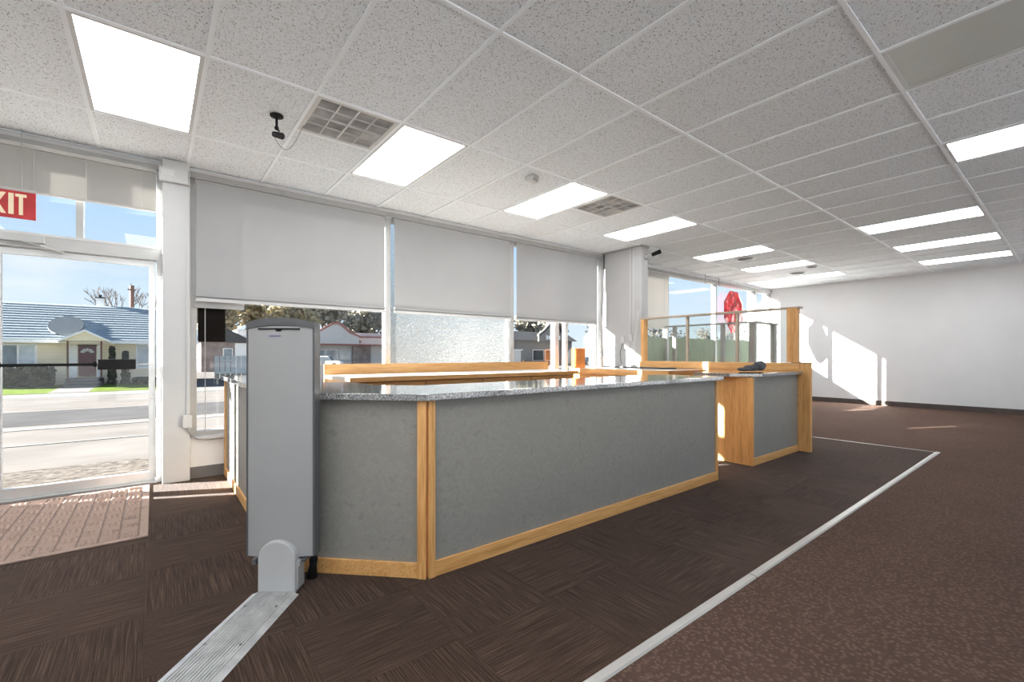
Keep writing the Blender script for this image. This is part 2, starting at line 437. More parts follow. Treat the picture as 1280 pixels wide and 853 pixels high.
M['stucco'] = plain('grey_stucco', (0.50,0.48,0.46), 0.9, var=0.06)
M['stuccop'] = plain('pinkish_stucco', (0.60,0.49,0.45), 0.9, var=0.06)
M['redtrim'] = plain('dull_red_trim', (0.30,0.12,0.10), 0.8)
M['stone'] = plain('brown_stone', (0.24,0.19,0.17), 0.9, var=0.35, scale=1.2)
M['roofdark'] = plain('dark_roof', (0.05,0.046,0.044), 0.9, var=0.15)
M['taupe'] = plain('taupe_wall', (0.22,0.20,0.18), 0.9, var=0.06)
M['fencew'] = plain('white_fence_board', (0.62,0.60,0.55), 0.7, var=0.06)
M['fenceg'] = plain('grey_fence_board', (0.47,0.45,0.44), 0.8, var=0.08)
M['carwhite'] = plain('white_car_paint', (0.78,0.78,0.78), 0.25, var=0.02)
M['cargrey'] = plain('green_grey_car_paint', (0.24,0.28,0.28), 0.25, var=0.02)
M['tyre'] = plain('tyre_rubber', (0.02,0.02,0.02), 0.8)
M['awning'] = plain('yellow_awning', (0.13,0.11,0.055), 0.8, var=0.1)

# ------------------------------------------------------------------ room shell
CZ = 2.897               # ceiling height
XB, XL, YR, YW = 12.95, -3.5, -2.2, 5.25
fl = MB().box(XL, XB, YR, 5.40, -0.12, -0.008).build('floor', M['carpet_loop']); tag(fl, kind='structure', label='brown carpet floor of the empty office')
# ribbed carpet squares laid quarter-turned
TS = 0.5; STRIP_Y, STRIP_X = 1.07, 7.22
def carpet_mesh(mat, sx, sy):
    b = MB().box(0, sx-0.0012, 0, sy-0.0012, -0.008, 0.0)
    me = b.mesh('carpet_square'); me.materials.append(mat); return me
cache = {}
ix = 0
x = 1.47 - TS*8
i = 0
while x < STRIP_X - 0.01:
    y = STRIP_Y; j = 0
    while y < 5.38:
        sx = round(min(TS, STRIP_X - x), 4); sy = round(min(TS, 5.40 - y), 4)
        k = ((i + j) % 2, sx, sy)
        if k not in cache: cache[k] = carpet_mesh(M['carpet_x'] if k[0] else M['carpet_y'], sx, sy)
        inst('carpet_tile', cache[k], (x, y, 0), fl)
        y += TS; j += 1
    x += TS; i += 1
XC0 = 1.47 - TS*8
for (a, b_, c_, d_) in ((XL, XB, YR, STRIP_Y-0.001), (STRIP_X+0.001, XB, STRIP_Y-0.001, 5.40), (XL, XC0-0.001, STRIP_Y, 5.40)):
    MB().box(a, b_, c_, d_, -0.008, 0.0).build('looped_carpet', M['carpet_loop'], fl)

# walls
def struct(name, mb, mat, **k):
    o = mb.build(name, mat, **k); return tag(o, kind='structure')
struct('wall_back', MB().box(XB, XB+0.15, YR, 5.40, 0, CZ), M['wall'])
struct('wall_left', MB().box(XL-0.15, XL, YR, 5.40, 0, CZ), M['wall'])
wr = MB().box(XL-0.15, XB+0.15, YR-0.15, YR, 0, 0.12).box(XL-0.15, XB+0.15, YR-0.15, YR, 2.78, CZ)
NRW = 6; RW = (XB-XL)/NRW
for k in range(NRW+1): wr.box(XL+RW*k-0.09, XL+RW*k+0.09, YR-0.15, YR, 0.12, 2.78)
struct('wall_rear', wr, M['wall'])
for k in range(NRW):  # unseen rear glazing added to bring daylight onto the ceiling
    x0, x1 = XL+RW*k+0.09, XL+RW*(k+1)-0.09
    t = thing('window_%d' % (9+k), ((x0+x1)/2, YR-0.07, 0.30), 'unseen clear window added in the rear wall to let in daylight', kind='structure')
    f = MB().box(x0,x0+0.05,YR-0.12,YR-0.03,0.12,2.78).box(x1-0.05,x1,YR-0.12,YR-0.03,0.12,2.78).box(x0+0.05,x1-0.05,YR-0.12,YR-0.03,0.12,0.17).box(x0+0.05,x1-0.05,YR-0.12,YR-0.03,2.73,2.78)
    f.build('window_frame', M['frame'], t)
    MB().box(x0+0.05,x1-0.05,YR-0.078,YR-0.072,0.17,2.73).build('pane', M['glass'], t)
wf = MB()
wf.box(XL, -1.62, 5.20, 5.40, 0, CZ)                 # solid wall beside the entrance
wf.box(-1.62, XB, 5.22, 5.40, 2.80, CZ)              # band over the windows
wf.box(0.262, 6.10, 5.14, 5.36, 0.0, 0.36)           # kick wall under the windows
wf.box(6.10, XB, 5.16, 5.40, 0.0, 0.40)
struct('wall_front', wf, M['wall'])
b = MB().box(XB-0.016, XB, YR, 5.16, 0, 0.105); struct('baseboard_back', b, M['basedark'])
b = MB().box(0.262, 6.10, 5.128, 5.14, 0, 0.105); struct('baseboard_front', b, M['basegrey'])
b = MB().box(-1.03, 0.06, 5.17, 5.23, 2.815, 2.85).box(0.262, 6.10, 5.17, 5.225, 2.805, 2.86).box(6.3, 12.93, 5.17, 5.225, 2.79, 2.83)
struct('trim_1', b, M['headgrey'])
b = MB().box(-1.03, 0.06, 5.165, 5.225, 2.85, 2.88).box(0.262, 6.10, 5.16, 5.225, 2.86, 2.885)
struct('trim_2', b, M['white'])

# columns
struct('column', MB().box(0.06, 0.262, 5.07, 5.40, 0, CZ), M['white'], bevel=0.006)
b = MB().box(6.10, 6.27, 4.38, 5.40, 0, CZ)
M['pier'] = plain('pier_paint', (0.46,0.46,0.46), 0.7, var=0.02)
pc = struct('wall_pier', b, M['pier'], bevel=0.004)
struct('trim_3', MB().box(6.085, 6.10, 4.365, 5.22, CZ-0.03, CZ).box(6.085, 6.285, 4.365, 4.38, CZ-0.03, CZ), M['headgrey'])

# ------------------------------------------------------------------ ceiling: slab, tiles, T bars
GX, GY = 1.4666, 1.9629
DX, DY = 0.6096, 1.2192
ce = struct('ceiling', MB().box(XL-0.15, XB+0.15, YR-0.15, 5.40, CZ+0.03, CZ+0.2), M['tile'])
LIT = [(-3,1),(0,1),(3,1),(6,1),(10,1),(13,1),(16,1),(10,-1),(13,-1),(16,-1),(6,-2)]
OFF = [(3,-2)]
HID = [(-3,-2),(0,-2),(-6,1),(-3,-1),(-6,-1),(-6,-2)]  # out-of-view lit panels added as fill light
VENT = [(-1,1),(4,1)]
def bx(i): return GX + DX*i
def by(j): return GY + DY*j
ylines = [YR] + [by(j) for j in range(-3, 3)] + [5.22]
xlines = [XL] + [bx(i) for i in range(-8, 19)] + [XB]
def tile_mesh(sx, sy):
    g = 0.010
    me = MB().box(g, sx-g, g, sy-g, 0.0, 0.030).mesh('ceiling_tile'); me.materials.append(M['tile']); return me
tc_ = {}
fix = {(bx(i), by(j)) for i, j in LIT+OFF+HID}
vent = {(bx(i), by(j)) for i, j in VENT}
def near(s, x, y): return any(abs(a-x) < 0.05 and abs(b-y) < 0.05 for a, b in s)
for yi in range(len(ylines)-1):
    for xi in range(len(xlines)-1):
        x0, x1, y0, y1 = xlines[xi], xlines[xi+1], ylines[yi], ylines[yi+1]
        if near(fix, x0, y0): continue
        if near(vent, x0, y0): y0 += DX
        k = (round(x1-x0, 3), round(y1-y0, 3))
        if k not in tc_: tc_[k] = tile_mesh(*k)
        inst('ceiling_tile', tc_[k], (x0, y0, CZ+0.005), ce)
me = MB().box(-0.012, 0.012, YR, 5.22, 0, 0.012).mesh('cross_bar'); me.materials.append(M['tbar'])
for x in xlines[1:-1]: inst('grid_bar', me, (x, 0, CZ-0.0035), ce)
me = MB().box(XL, XB, -0.012, 0.012, 0, 0.012).mesh('main_bar'); me.materials.append(M['tbar'])
for y in ylines[1:-1]: inst('grid_bar', me, (0, y, CZ-0.004), ce)
me = MB().box(0, DX, -0.012, 0.012, 0, 0.012).mesh('short_bar'); me.materials.append(M['tbar'])
for i, j in VENT: inst('grid_bar', me, (bx(i), by(j)+DX, CZ-0.003), ce)
b = MB().box(XB-0.022, XB, YR, 5.22, CZ-0.004, CZ+0.012).box(XL, XB, 5.19, 5.22, CZ-0.004, CZ+0.012).build('wall_angle', M['tbar'], ce)

# troffers
def troffer(i, j, lit, label, group=None):
    t = thing('ceiling_light', (bx(i), by(j), CZ), label, 'ceiling light', group)
    g = 0.012; w = 0.022
    f = MB()
    f.box(g, DX-g, g, g+w, -0.003, 0.03).box(g, DX-g, DY-g-w, DY-g, -0.003, 0.03)
    f.box(g, g+w, g+w, DY-g-w, -0.003, 0.03).box(DX-g-w, DX-g, g+w, DY-g-w, -0.003, 0.03)
    f.build('frame', M['fixture'], t, local=True)
    MB().box(g+w, DX-g-w, g+w, DY-g-w, 0.003, 0.012).build('diffuser', M['lit'] if lit else M['unlit'], t, local=True)
    MB().box(g, DX-g, g, DY-g, 0.031, 0.045).build('housing', M['fixture'], t, local=True)
LB = {(-3,1): 'lit fluorescent ceiling light panel above the glass entrance door',
      (0,1): 'lit fluorescent ceiling light panel touching the large gridded air vent',
      (3,1): 'lit fluorescent ceiling light panel beside the smaller dusty air vent and motion sensor',
      (6,1): 'lit fluorescent ceiling light panel next to the white pier with the camera',
      (10,1): 'lit ceiling light panel over the glass partition, before the first round speaker',
      (13,1): 'lit ceiling light panel between the two round ceiling speakers',
      (16,1): 'lit ceiling light panel in the window row, last before the white end wall',
      (10,-1): 'lit ceiling light panel in the middle run of three, farthest from the end wall',
      (13,-1): 'lit ceiling light panel in the middle run of three, between the other two',
      (16,-1): 'lit ceiling light panel in the middle run of three, closest to the end wall',
      (6,-2): 'lit ceiling light panel in the same row as the unlit panel'}
G3 = 'run of three lit panels near the end wall'
for i, j in LIT:
    troffer(i, j, True, LB[(i, j)], G3 if j == -1 else None)
troffer(3, -2, False, 'unlit grey ceiling light panel with a frosted diffuser')
for i, j in HID: troffer(i, j, True, 'unseen lit ceiling panel added to brighten the carpet side', 'unseen added fill panels')

# vents
def air_vent(i, j, label):
    x0, y0 = bx(i), by(j); t = thing('air_vent', (x0, y0, CZ), label, 'air vent')
    w = 0.03; s = DX
    f = MB().box(0.012, s-0.012, 0.012, 0.012+w, -0.004, 0.02).box(0.012, s-0.012, s-0.012-w, s-0.012, -0.004, 0.02)
    f.box(0.012, 0.012+w, 0.012+w, s-0.012-w, -0.004, 0.02).box(s-0.012-w, s-0.012, 0.012+w, s-0.012-w, -0.004, 0.02)
    f.build('frame', M['ventmetal'], t, local=True)
    MB().box(0.03, s-0.03, 0.03, s-0.03, 0.05, 0.06).build('duct_back', M['headgrey'], t, local=True)
    # louvre field: fine blades, each a slat
    bl = MB()
    for k in range(26):
        y = 0.05 + k*(s-0.1)/25
        bl.add([(0.042,y-0.002,0.018),(s-0.042,y-0.002,0.018),(s-0.042,y+0.014,0.006),(0.042,y+0.014,0.006)], [(0,1,2,3)])
    o = bl.build('louvre', M['ventdark'], t, local=True); o['kind'] = 'stuff'
    for k in (1, 2, 3):
        c = 0.042 + (s-0.084)*k/4; h = 0.007 if k == 2 else 0.004
        MB().box(c-h, c+h, 0.042, s-0.042, -0.003, 0.018).build('bar', M['ventmetal'], t, local=True)
        MB().box(0.042, s-0.042, c-h, c+h, -0.0025, 0.0175).build('bar', M['ventmetal'], t, local=True)
air_vent(-1, 1, 'large gridded ceiling air vent beside the hanging camera')
air_vent(4, 1, 'dusty ceiling air vent beyond the small motion sensor')
# round ceiling speakers
for (x, y, r, lab) in ((8.41,3.81,0.15,'round dark ceiling speaker above the glass partition'),
                       (10.75,3.79,0.15,'round dark ceiling speaker toward the end wall'),
                       (10.20,3.34,0.10,'small round grey ceiling disc beside the far speaker')):
    t = thing('ceiling_speaker', (x, y, CZ), lab, 'speaker')
    MB().lathe([(r,0.004),(r,-0.012),(r*0.92,-0.018),(r*0.8,-0.012)], n=28).build('ring', M['ventmetal'], t, local=True, smooth=False)
    MB().lathe([(r*0.86,-0.006),(r*0.8,-0.022),(0.02,-0.03)], n=28).build('grille', M['spk'], t, local=True, smooth=True)
# motion sensor
t = thing('motion_sensor', (2.92,3.38,CZ), 'small grey wedge motion sensor on a ceiling tile', 'sensor', rz=0.25)
MB().ext([(-0.05,0),(0.05,0),(0.045,-0.035),(-0.02,-0.055),(-0.05,-0.03)], 'x', -0.055, 0.055).build('housing', M['fixture'], t, local=True, bevel=0.004)
MB().box(-0.035,0.035,-0.056,-0.04,-0.04,-0.012).build('lens', M['headgrey'], t, local=True)
# hanging camera
t = thing('security_camera', (0.705,3.66,CZ), 'small black camera hanging from the ceiling on a bracket with a looped cable', 'camera')
MB().lathe([(0.045,0.001),(0.045,-0.008),(0.014,-0.016)], n=18).build('mount', M['black'], t, local=True)
MB().tube([(0,0,-0.012),(0,0,-0.085)], 0.009).build('rod', M['black'], t, local=True)
MB().blob((0,0,-0.092), 0.016,0.016,0.016).build('joint', M['black'], t, local=True, smooth=True)
MB().tube([(0.0,0.0,-0.09),(0.014,-0.012,-0.115)], 0.007).tube([(-0.012,0.03,-0.128),(0.03,-0.035,-0.155)], [0.02,0.024], 10).build('body', M['black'], t, local=True)
pts = []
for k in range(15):
    a = k/14; pts.append((-0.02+0.21*a, 0.02, -0.135 - 0.13*math.sin(PI*min(1,a*1.02))*(1-a*0.25) + 0.135*a*a))
MB().tube(pts, 0.003, 6).build('cable', M['headgrey'], t, local=True, smooth=True)
# wall camera on pier
t = thing('security_camera', (6.20,4.38,2.72), 'small dark camera on a stalk at the top of the white pier', 'camera')
MB().lathe([(0.045,0.0),(0.045,-0.012),(0.02,-0.03)], n=16, axis='y').build('mount', M['headgrey'], t, local=True)
MB().tube([(0,-0.02,0),(0.02,-0.09,0.02),(0.06,-0.15,0.03)], 0.012).build('arm', M['headgrey'], t, local=True)
MB().tube([(0.03,-0.10,0.02),(0.12,-0.20,0.075)], [0.028,0.035], 12).build('body', M['black'], t, local=True)
MB().tube([(0.11,-0.18,0.05),(0.16,-0.16,-0.01),(0.14,-0.10,-0.06),(0.07,-0.03,-0.05),(0.03,0.0,-0.02)], 0.004, 6).build('cable', M['cablew'], t, local=True, smooth=True)

# ------------------------------------------------------------------ entrance door and transom
d = thing('door_1', (-0.48,5.25,0), 'glazed entrance door with pale aluminium frame and black push bar', kind='structure')
f = MB().box(-1.05,-0.985,5.18,5.32,0,2.80).box(0.022,0.06,5.18,5.32,0,2.80)
f.box(-0.985,0.022,5.18,5.32,2.0,2.105).build('door_frame', M['frame'], d)
MB().box(-0.985,0.022,5.17,5.33,0.0,0.014).build('threshold', M['alu'], d)
lf = MB().box(-0.975,-0.93,5.225,5.275,0.018,1.99).box(-0.034,0.012,5.225,5.275,0.018,1.99)
lf.box(-0.93,-0.034,5.225,5.275,0.018,0.095).box(-0.93,-0.034,5.225,5.275,1.945,1.99).build('door_leaf', M['alu'], d)
MB().box(-0.93,-0.034,5.247,5.253,0.095,1.945).build('pane', M['glass'], d)
pb = MB().box(-0.93,-0.371,5.185,5.20,1.055,1.078).build('push_bar', M['black'], d)
MB().box(-0.371,-0.121,5.165,5.225,1.022,1.11).build('push_paddle', M['black'], d, bevel=0.004)
MB().box(-0.121,0.0,5.19,5.20,1.062,1.07).build('push_rod', M['headgrey'], d)
MB().box(-0.40,-0.38,5.19,5.225,1.045,1.09).box(-0.95,-0.93,5.185,5.225,1.045,1.09).build('bar_bracket', M['black'], d)
MB().lathe([(0.014,0),(0.014,-0.012)], c=(-0.010,5.225,0.77), n=14, axis='y').build('lock_cylinder', M['headgrey'], d)
cl = MB().box(-0.93,-0.68,5.135,5.18,2.035,2.095).build('door_closer', M['frame'], d, bevel=0.004)
MB().tube([(-0.80,5.14,2.03),(-0.70,5.10,2.01),(-0.58,5.19,1.985)], 0.009).build('closer_arm', M['headgrey'], d)
MB().box(-0.505,-0.460,5.19,5.31,2.105,2.80).build('transom_mullion', M['frame'], d)
MB().box(-0.985,-0.505,5.247,5.253,2.105,2.80).build('transom_pane', M['glass'], d)
MB().box(-0.460,0.022,5.247,5.253,2.105,2.80).build('transom_pane', M['glass'], d)
MB().box(-0.985,0.022,5.175,5.19,2.098,2.118).build('transom_bead', M['white'], d)

sd = thing('window_15', (-1.33,5.25,0), 'unseen sidelight pane added to let sun onto the counter side', kind='structure')  # out-of-view glazing added for the sun on the counter's side
MB().box(-1.62,-1.56,5.18,5.32,0,2.80).box(-1.56,-1.05,5.18,5.32,0,0.09).box(-1.56,-1.05,5.18,5.32,2.74,2.80).build('window_frame', M['frame'], sd)
MB().box(-1.56,-1.05,5.247,5.253,0.09,2.0).build('pane', M['glass'], sd)
MB().box(-1.56,-1.05,5.22,5.28,2.0,2.74).build('sun_block_panel', M['frame'], sd)  # unseen panel added to keep sun off the short counter's end

# mini blinds
def mini_blind(name, x0, x1, y, z0, z1, n, label, cords):
    t = thing(name, ((x0+x1)/2, y, z0), label, 'blind')
    MB().box(x0,x1,y-0.016,y+0.016,z1-0.028,z1).build('head_rail', M['blind'], t)
    MB().box(x0,x1,y-0.013,y+0.013,z0,z0+0.016).build('bottom_rail', M['blind'], t)
    zt, zb = z1-0.034, z0+0.022
    sm = MB().add([(x0,y-0.007,-0.0115),(x1,y-0.007,-0.0115),(x1,y,0.0012),(x0,y,0.0012),(x1,y+0.006,0.0125),(x0,y+0.006,0.0125)], [(0,1,2,3),(3,2,4,5)])
    base = wloc(t); me = sm.mesh('slat', (base.x, base.y, 0)); me.materials.append(M['blind'])
    for k in range(n):
        inst('slat', me, (0, 0, zb + (zt-zb)*k/(n-1) - base.z), t)
    for cx in cords: MB().tube([(cx,y-0.013,z0),(cx,y-0.013,z1-0.02)], 0.0022, 5).build('ladder_cord', M['white'], t)
    return t
t = mini_blind('mini_blind', -0.97, 0.02, 5.155, 2.425, 2.80, 28, 'raised grey mini blind above the entrance door', (-0.74,-0.08,-0.44))
t = mini_blind('mini_blind', 6.31, 8.11, 5.19, 1.66, 2.78, 84, 'pale mini blind in the narrow window beside the white pier', (6.6,7.3,7.95))

# exit sign
t = thing('exit_sign', (-0.90,5.10,2.20), 'red exit sign with cream letters above the entrance door', 'sign')
MB().box(-1.155,-0.722,5.095,5.108,2.20,2.41).build('plate', M['red'], t, bevel=0.002)
def letter(ch, x0, w):
    b = MB(); z0, z1 = 2.228, 2.388; y0, y1 = 5.090, 5.0955; s = 0.022
    if ch == 'E':
        b.box(x0,x0+s,y0,y1,z0,z1)
        for z in (z0, (z0+z1)/2-s/2, z1-s): b.box(x0+s,x0+w,y0,y1,z,z+s)
    elif ch == 'I': b.box(x0,x0+w,y0,y1,z0,z1)
    elif ch == 'T': b.box(x0,x0+w,y0,y1,z1-s,z1).box(x0+w/2-s/2,x0+w/2+s/2,y0,y1,z0,z1-s)
    elif ch == 'X':
        for a, c in ((x0, x0+w-0.026), (x0+w-0.026, x0)):
            b.ext([(a,z0),(a+0.026,z0),(c+0.026,z1),(c,z1)], 'y', y0, y1 - (0.0004 if a > c else 0))
    b.build('letter', M['cream'], t)
letter('E',-1.075,0.065); letter('X',-0.985,0.105); letter('I',-0.868,0.028); letter('T',-0.832,0.060)
MB().box(-1.155,-0.722,5.094,5.110,2.41,2.418).build('top_channel', M['headgrey'], t)
for xx in (-1.08,-0.80): MB().tube([(xx,5.10,2.418),(xx,5.10,CZ)], 0.003, 6).build('hanger', M['headgrey'], t)

# ------------------------------------------------------------------ windows
def window(n, x0, x1, z0, z1, label, pane='glass', jl=0.035, jr=0.035, y=5.27, obscure=False, sill=True):
    t = thing('window_%d' % n, ((x0+x1)/2, y, z0), label, kind='structure')
    f = MB().box(x0,x0+jl,y-0.05,y+0.05,z0,z1).box(x1-jr,x1,y-0.05,y+0.05,z0,z1)
    f.box(x0+jl,x1-jr,y-0.05,y+0.05,z0,z0+0.035).box(x0+jl,x1-jr,y-0.05,y+0.05,z1-0.035,z1)
    f.build('window_frame', M['frame'], t, bevel=0.003)
    MB().box(x0+jl,x1-jr,y-0.003,y+0.003,z0+0.035,z1-0.035).build('pane', M[pane], t)
    if sill: MB().box(x0,x1,5.10,y-0.05,z0-0.022,z0).build('window_sill', M['white'], t)
    return t
w1 = window(1, 0.262, 2.22, 0.385, 2.80, 'tall clear window between the entrance column and the first mullion', jl=0.06)
w2 = window(2, 2.22, 4.13, 0.385, 2.80, 'window glazed with pebbled obscure glass under a grey shade', pane='obscure')
w3 = window(3, 4.13, 5.06, 0.385, 2.80, 'clear window pane right of the pebbled glass', jr=0.06)
w4 = window(4, 5.06, 6.00, 0.385, 2.80, 'clear window pane against the white pier', jl=0.03)
MB().box(5.25,5.30,5.23,5.31,0.42,2.77).build('sash_bar', M['white'], w4)
struct('trim_4', MB().box(6.00,6.10,5.20,5.40,0.36,2.80), M['frame'])
MB().box(0.385,0.391,5.225,5.232,0.42,1.64).build('sash_wire', M['frame'], w1)
w5 = window(5, 6.27, 8.15, 0.40, 2.79, 'tall window beside the pier with a half lowered mini blind')
w6 = window(6, 8.15, 10.08, 0.40, 2.79, 'tall clear window with green film over its lower half')
w7 = window(7, 10.08, 12.02, 0.40, 2.79, 'tall window behind the red hanging octagon')
w8 = window(8, 12.10, 12.90, 0.40, 2.79, 'narrow corner window against the end wall')
struct('trim_5', MB().box(12.02,12.10,5.20,5.40,0.40,2.80).box(12.90,12.95,5.20,5.40,0.40,2.80), M['frame'])
for w, x0, x1 in ((w5,6.31,8.11),(w6,8.19,10.04),(w7,10.12,11.98)):
    MB().box(x0,x1,5.258,5.266,0.436,1.50).build('privacy_film', M['film'], w)

# roller shades
def shade(x0, x1, label):
    t = thing('roller_shade', ((x0+x1)/2, 5.185, 1.63), label, 'window shade')
    MB().add([(x0+0.015,5.18,1.685),(x1-0.015,5.18,1.685),(x1-0.015,5.18,2.80),(x0+0.015,5.18,2.80)], [(0,1,2,3)]).build('fabric', M['shade'], t)
    MB().box(x0+0.01,x1-0.01,5.160,5.179,1.700,1.716).build('hem_fold', M['shade'], t)
    MB().box(x0+0.01,x1-0.01,5.168,5.194,1.655,1.685).build('hem_bar', M['white'], t, bevel=0.003)
    MB().tube([(x0+0.01,5.19,2.79),(x1-0.01,5.19,2.79)], 0.016, 10).build('roller', M['headgrey'], t)
    for x in (x0+0.004, x1-0.012): MB().box(x,x+0.008,5.17,5.21,2.76,2.82).build('bracket', M['headgrey'], t)
shade(0.30, 2.18, 'grey roller shade half lowered in the window next to the entrance column')
shade(2.27, 4.09, 'grey roller shade half lowered over the pebbled glass window')
shade(4.17, 5.97, 'grey roller shade half lowered against the white pier')
MB().box(0.30,0.71,5.20,5.22,1.595,1.655).build('shade_weight', M['headgrey'], tagd=dict(label='dark grey bar under the roller shade above the black box', cat='bar'))

# black box in the window
b = MB().box(0.332,0.556,5.236,5.266,1.275,1.60); o = b.build('hanging_board', M['darkbrown'], bevel=0.012, tagd=dict(label='black rounded board in the window next to the entrance column', cat='board'))

# column devices
t = thing('detector_box', (0.14,5.06,2.68), 'white plastic detector box at the top of the entrance column', 'detector')
MB().box(0.036,0.246,5.025,5.07,2.685,2.81).build('housing', M['white'], t, bevel=0.006)
MB().box(0.055,0.145,5.021,5.026,2.735,2.79).build('label_plate', M['fixture'], t)
MB().box(0.246,0.254,5.03,5.07,2.68,2.81).build('side_cap', M['headgrey'], t)
t = thing('wire_raceway', (0.245,5.06,0.5), 'thin white wire raceway with a junction box on the entrance column', 'raceway')
MB().box(0.236,0.252,5.058,5.07,0.60,2.68).build('raceway', M['white'], t)
MB().box(0.205,0.275,5.035,5.072,0.485,0.60).build('junction_box', M['white'], t, bevel=0.005)
MB().tube([(0.24,5.05,0.49),(0.27,5.055,0.42),(0.31,5.09,0.375),(0.40,5.118,0.352),(0.48,5.118,0.356),(0.52,5.118,0.35)], 0.007, 8).build('cable', M['headgrey'], t, smooth=True)

# ------------------------------------------------------------------ doormat, transition strips, ramp
t = thing('doormat', (-0.6,4.4,0), 'brown woven-pattern doormat inside the entrance door', 'doormat')
mx0, mx1, my0, my1 = -1.75, -0.025, 3.655, 5.10
MB().box(mx0,mx1,my0,my1,0.0005,0.007).build('backing', M['matback'], t, bevel=0.003)
e_ = MB().box(mx0+0.004,mx1-0.004,my0+0.004,my0+0.045,0.007,0.0095).box(mx0+0.004,mx1-0.004,my1-0.045,my1-0.004,0.007,0.0095)
e_.box(mx0+0.004,mx0+0.045,my0+0.045,my1-0.045,0.007,0.0095).box(mx1-0.045,mx1-0.004,my0+0.045,my1-0.045,0.007,0.0095).build('border', M['mat'], t)
wv = MB(); cs = 0.092
nx, ny = int((mx1-mx0-0.1)/cs), int((my1-my0-0.1)/cs)
csx, csy = (mx1-mx0-0.1)/nx, (my1-my0-0.1)/ny
for i in range(nx):
    for j in range(ny):
        cx = mx0+0.05+(i+0.5)*csx; cy = my0+0.05+(j+0.5)*csy
        for k in (-1,0,1):
            o_ = k*cs*0.31; a = cs*0.47; w = cs*0.145
            if (i+j) % 2: wv.add([(cx-a,cy+o_-w,0.007),(cx+a,cy+o_-w,0.007),(cx+a,cy+o_+w,0.007),(cx-a,cy+o_+w,0.007),(cx-a*0.8,cy+o_,0.018),(cx+a*0.8,cy+o_,0.018)], [(0,1,5,4),(2,3,4,5),(1,2,5),(3,0,4)])
            else: wv.add([(cx+o_-w,cy-a,0.007),(cx+o_+w,cy-a,0.007),(cx+o_+w,cy+a,0.007),(cx+o_-w,cy+a,0.007),(cx+o_,cy-a*0.8,0.018),(cx+o_,cy+a*0.8,0.018)], [(1,2,5,4),(3,0,4,5),(0,1,4),(2,3,5)])
o = wv.build('weave', M['mat'], t); o['kind'] = 'stuff'

def tstrip(x0, x1, label):
    o = MB().ext([(-0.024,0),(-0.016,0.006),(0.016,0.006),(0.024,0)], 'x', x0, x1)
    b = MB(); b.add([(v[0], v[1]+STRIP_Y, v[2]) for v in o.v], o.f)
    b.build('transition_strip', M['strip'], tagd=dict(label=label, cat='floor strip'))
tstrip(-1.2, 2.435, 'duller pale metal carpet strip running past the counter corner to the joint')
tstrip(2.445, 6.05, 'long bright metal carpet strip between the ribbed and looped carpets')
tstrip(6.06, STRIP_X+0.02, 'short end piece of metal carpet strip meeting the thin strip')
MB().box(STRIP_X-0.008,STRIP_X+0.008,STRIP_Y+0.025,5.16,0,0.004).build('transition_strip', M['strip'], tagd=dict(label='thin pale carpet strip running toward the green-filmed windows', cat='floor strip'))

# security gate panel, foot and floor ramp, turned to the counter's cut corner
GA = math.atan2(-0.62, 0.785)            # local +x = panel width, local -y faces the walkway
g = thing('security_gate', (0.505,2.465,0), 'tall grey plastic security gate panel with arched dark cap at the counter corner', 'security gate', rz=GA)
prof = []
for k in range(13):
    u = -1 + 2*k/12
    prof.append((0.158*u, -0.018*(1-u*u)))
body = [(x, y-0.028) for x, y in prof] + [(0.158,0.030),(-0.158,0.030)]
def arch_cap(poly, z0, zt, rise):
    b = MB(); n = len(poly)
    vs = [(x,y,z0) for x,y in poly] + [(x,y,zt + rise*(1-(x/0.168)**2)) for x,y in poly]
    fs = [tuple(range(n-1,-1,-1)), tuple(range(n,2*n))] + [(i,(i+1)%n,n+(i+1)%n,n+i) for i in range(n)]
    return b.add(vs, fs)
arch_cap(body, 0.165, 1.292, 0.012).build('panel', M['ped'], g, local=True)
capo = [(x*1.06, y*1.1) for x, y in body]
cp = MB(); n = len(capo)
lo = [(x,y,1.275+0.018*(1-(x/0.176)**2)) for x,y in capo]; hi = [(x,y,1.305+0.026*(1-(x/0.176)**2)) for x,y in capo]
cp.add(lo+hi, [tuple(range(n-1,-1,-1)), tuple(range(n,2*n))] + [(i,(i+1)%n,n+(i+1)%n,n+i) for i in range(n)]).build('cap', M['darkgrey'], g, local=True)
MB().box(0.158,0.168,-0.030,0.034,0.165,1.28).build('side_trim', M['darkgrey'], g, local=True)
MB().box(-0.166,-0.158,-0.030,0.034,0.165,1.28).build('side_trim', M['darkgrey'], g, local=True)
MB().box(-0.158,0.158,0.030,0.036,0.165,1.28).build('back_panel', M['darkgrey'], g, local=True)
MB().ext([(-0.10,1.279),(0.10,1.279),(0.10,1.272),(-0.10,1.272)], 'y', -0.048, -0.03).ext([(-0.016,1.272),(0.016,1.272),(0.010,1.263),(-0.010,1.263)], 'y', -0.0485, -0.03).build('recess', M['black'], g, local=True)
lg = [(-0.02+0.040*math.cos(2*PI*k/20), 1.241+0.010*math.sin(2*PI*k/20)) for k in range(20)]
MB().ext(lg, 'y', -0.0466, -0.044).build('logo', M['gatekeep'], g, local=True)
MB().box(-0.042,0.010,-0.0478,-0.044,1.239,1.243).build('logo_text', M['mark'], g, local=True)
ft = [(-0.088,0.0),(0.092,0.0)]
for k in range(15):
    a = PI*k/14; ft.append((0.002+0.090*math.cos(a), 0.170+0.082*math.sin(a)))
MB().ext(ft, 'y', -0.072, -0.030).build('foot', M['pedfoot'], g, local=True, bevel=0.006)
MB().box(-0.085,0.085,-0.03,0.03,0.0,0.17).build('foot_core', M['ped'], g, local=True)
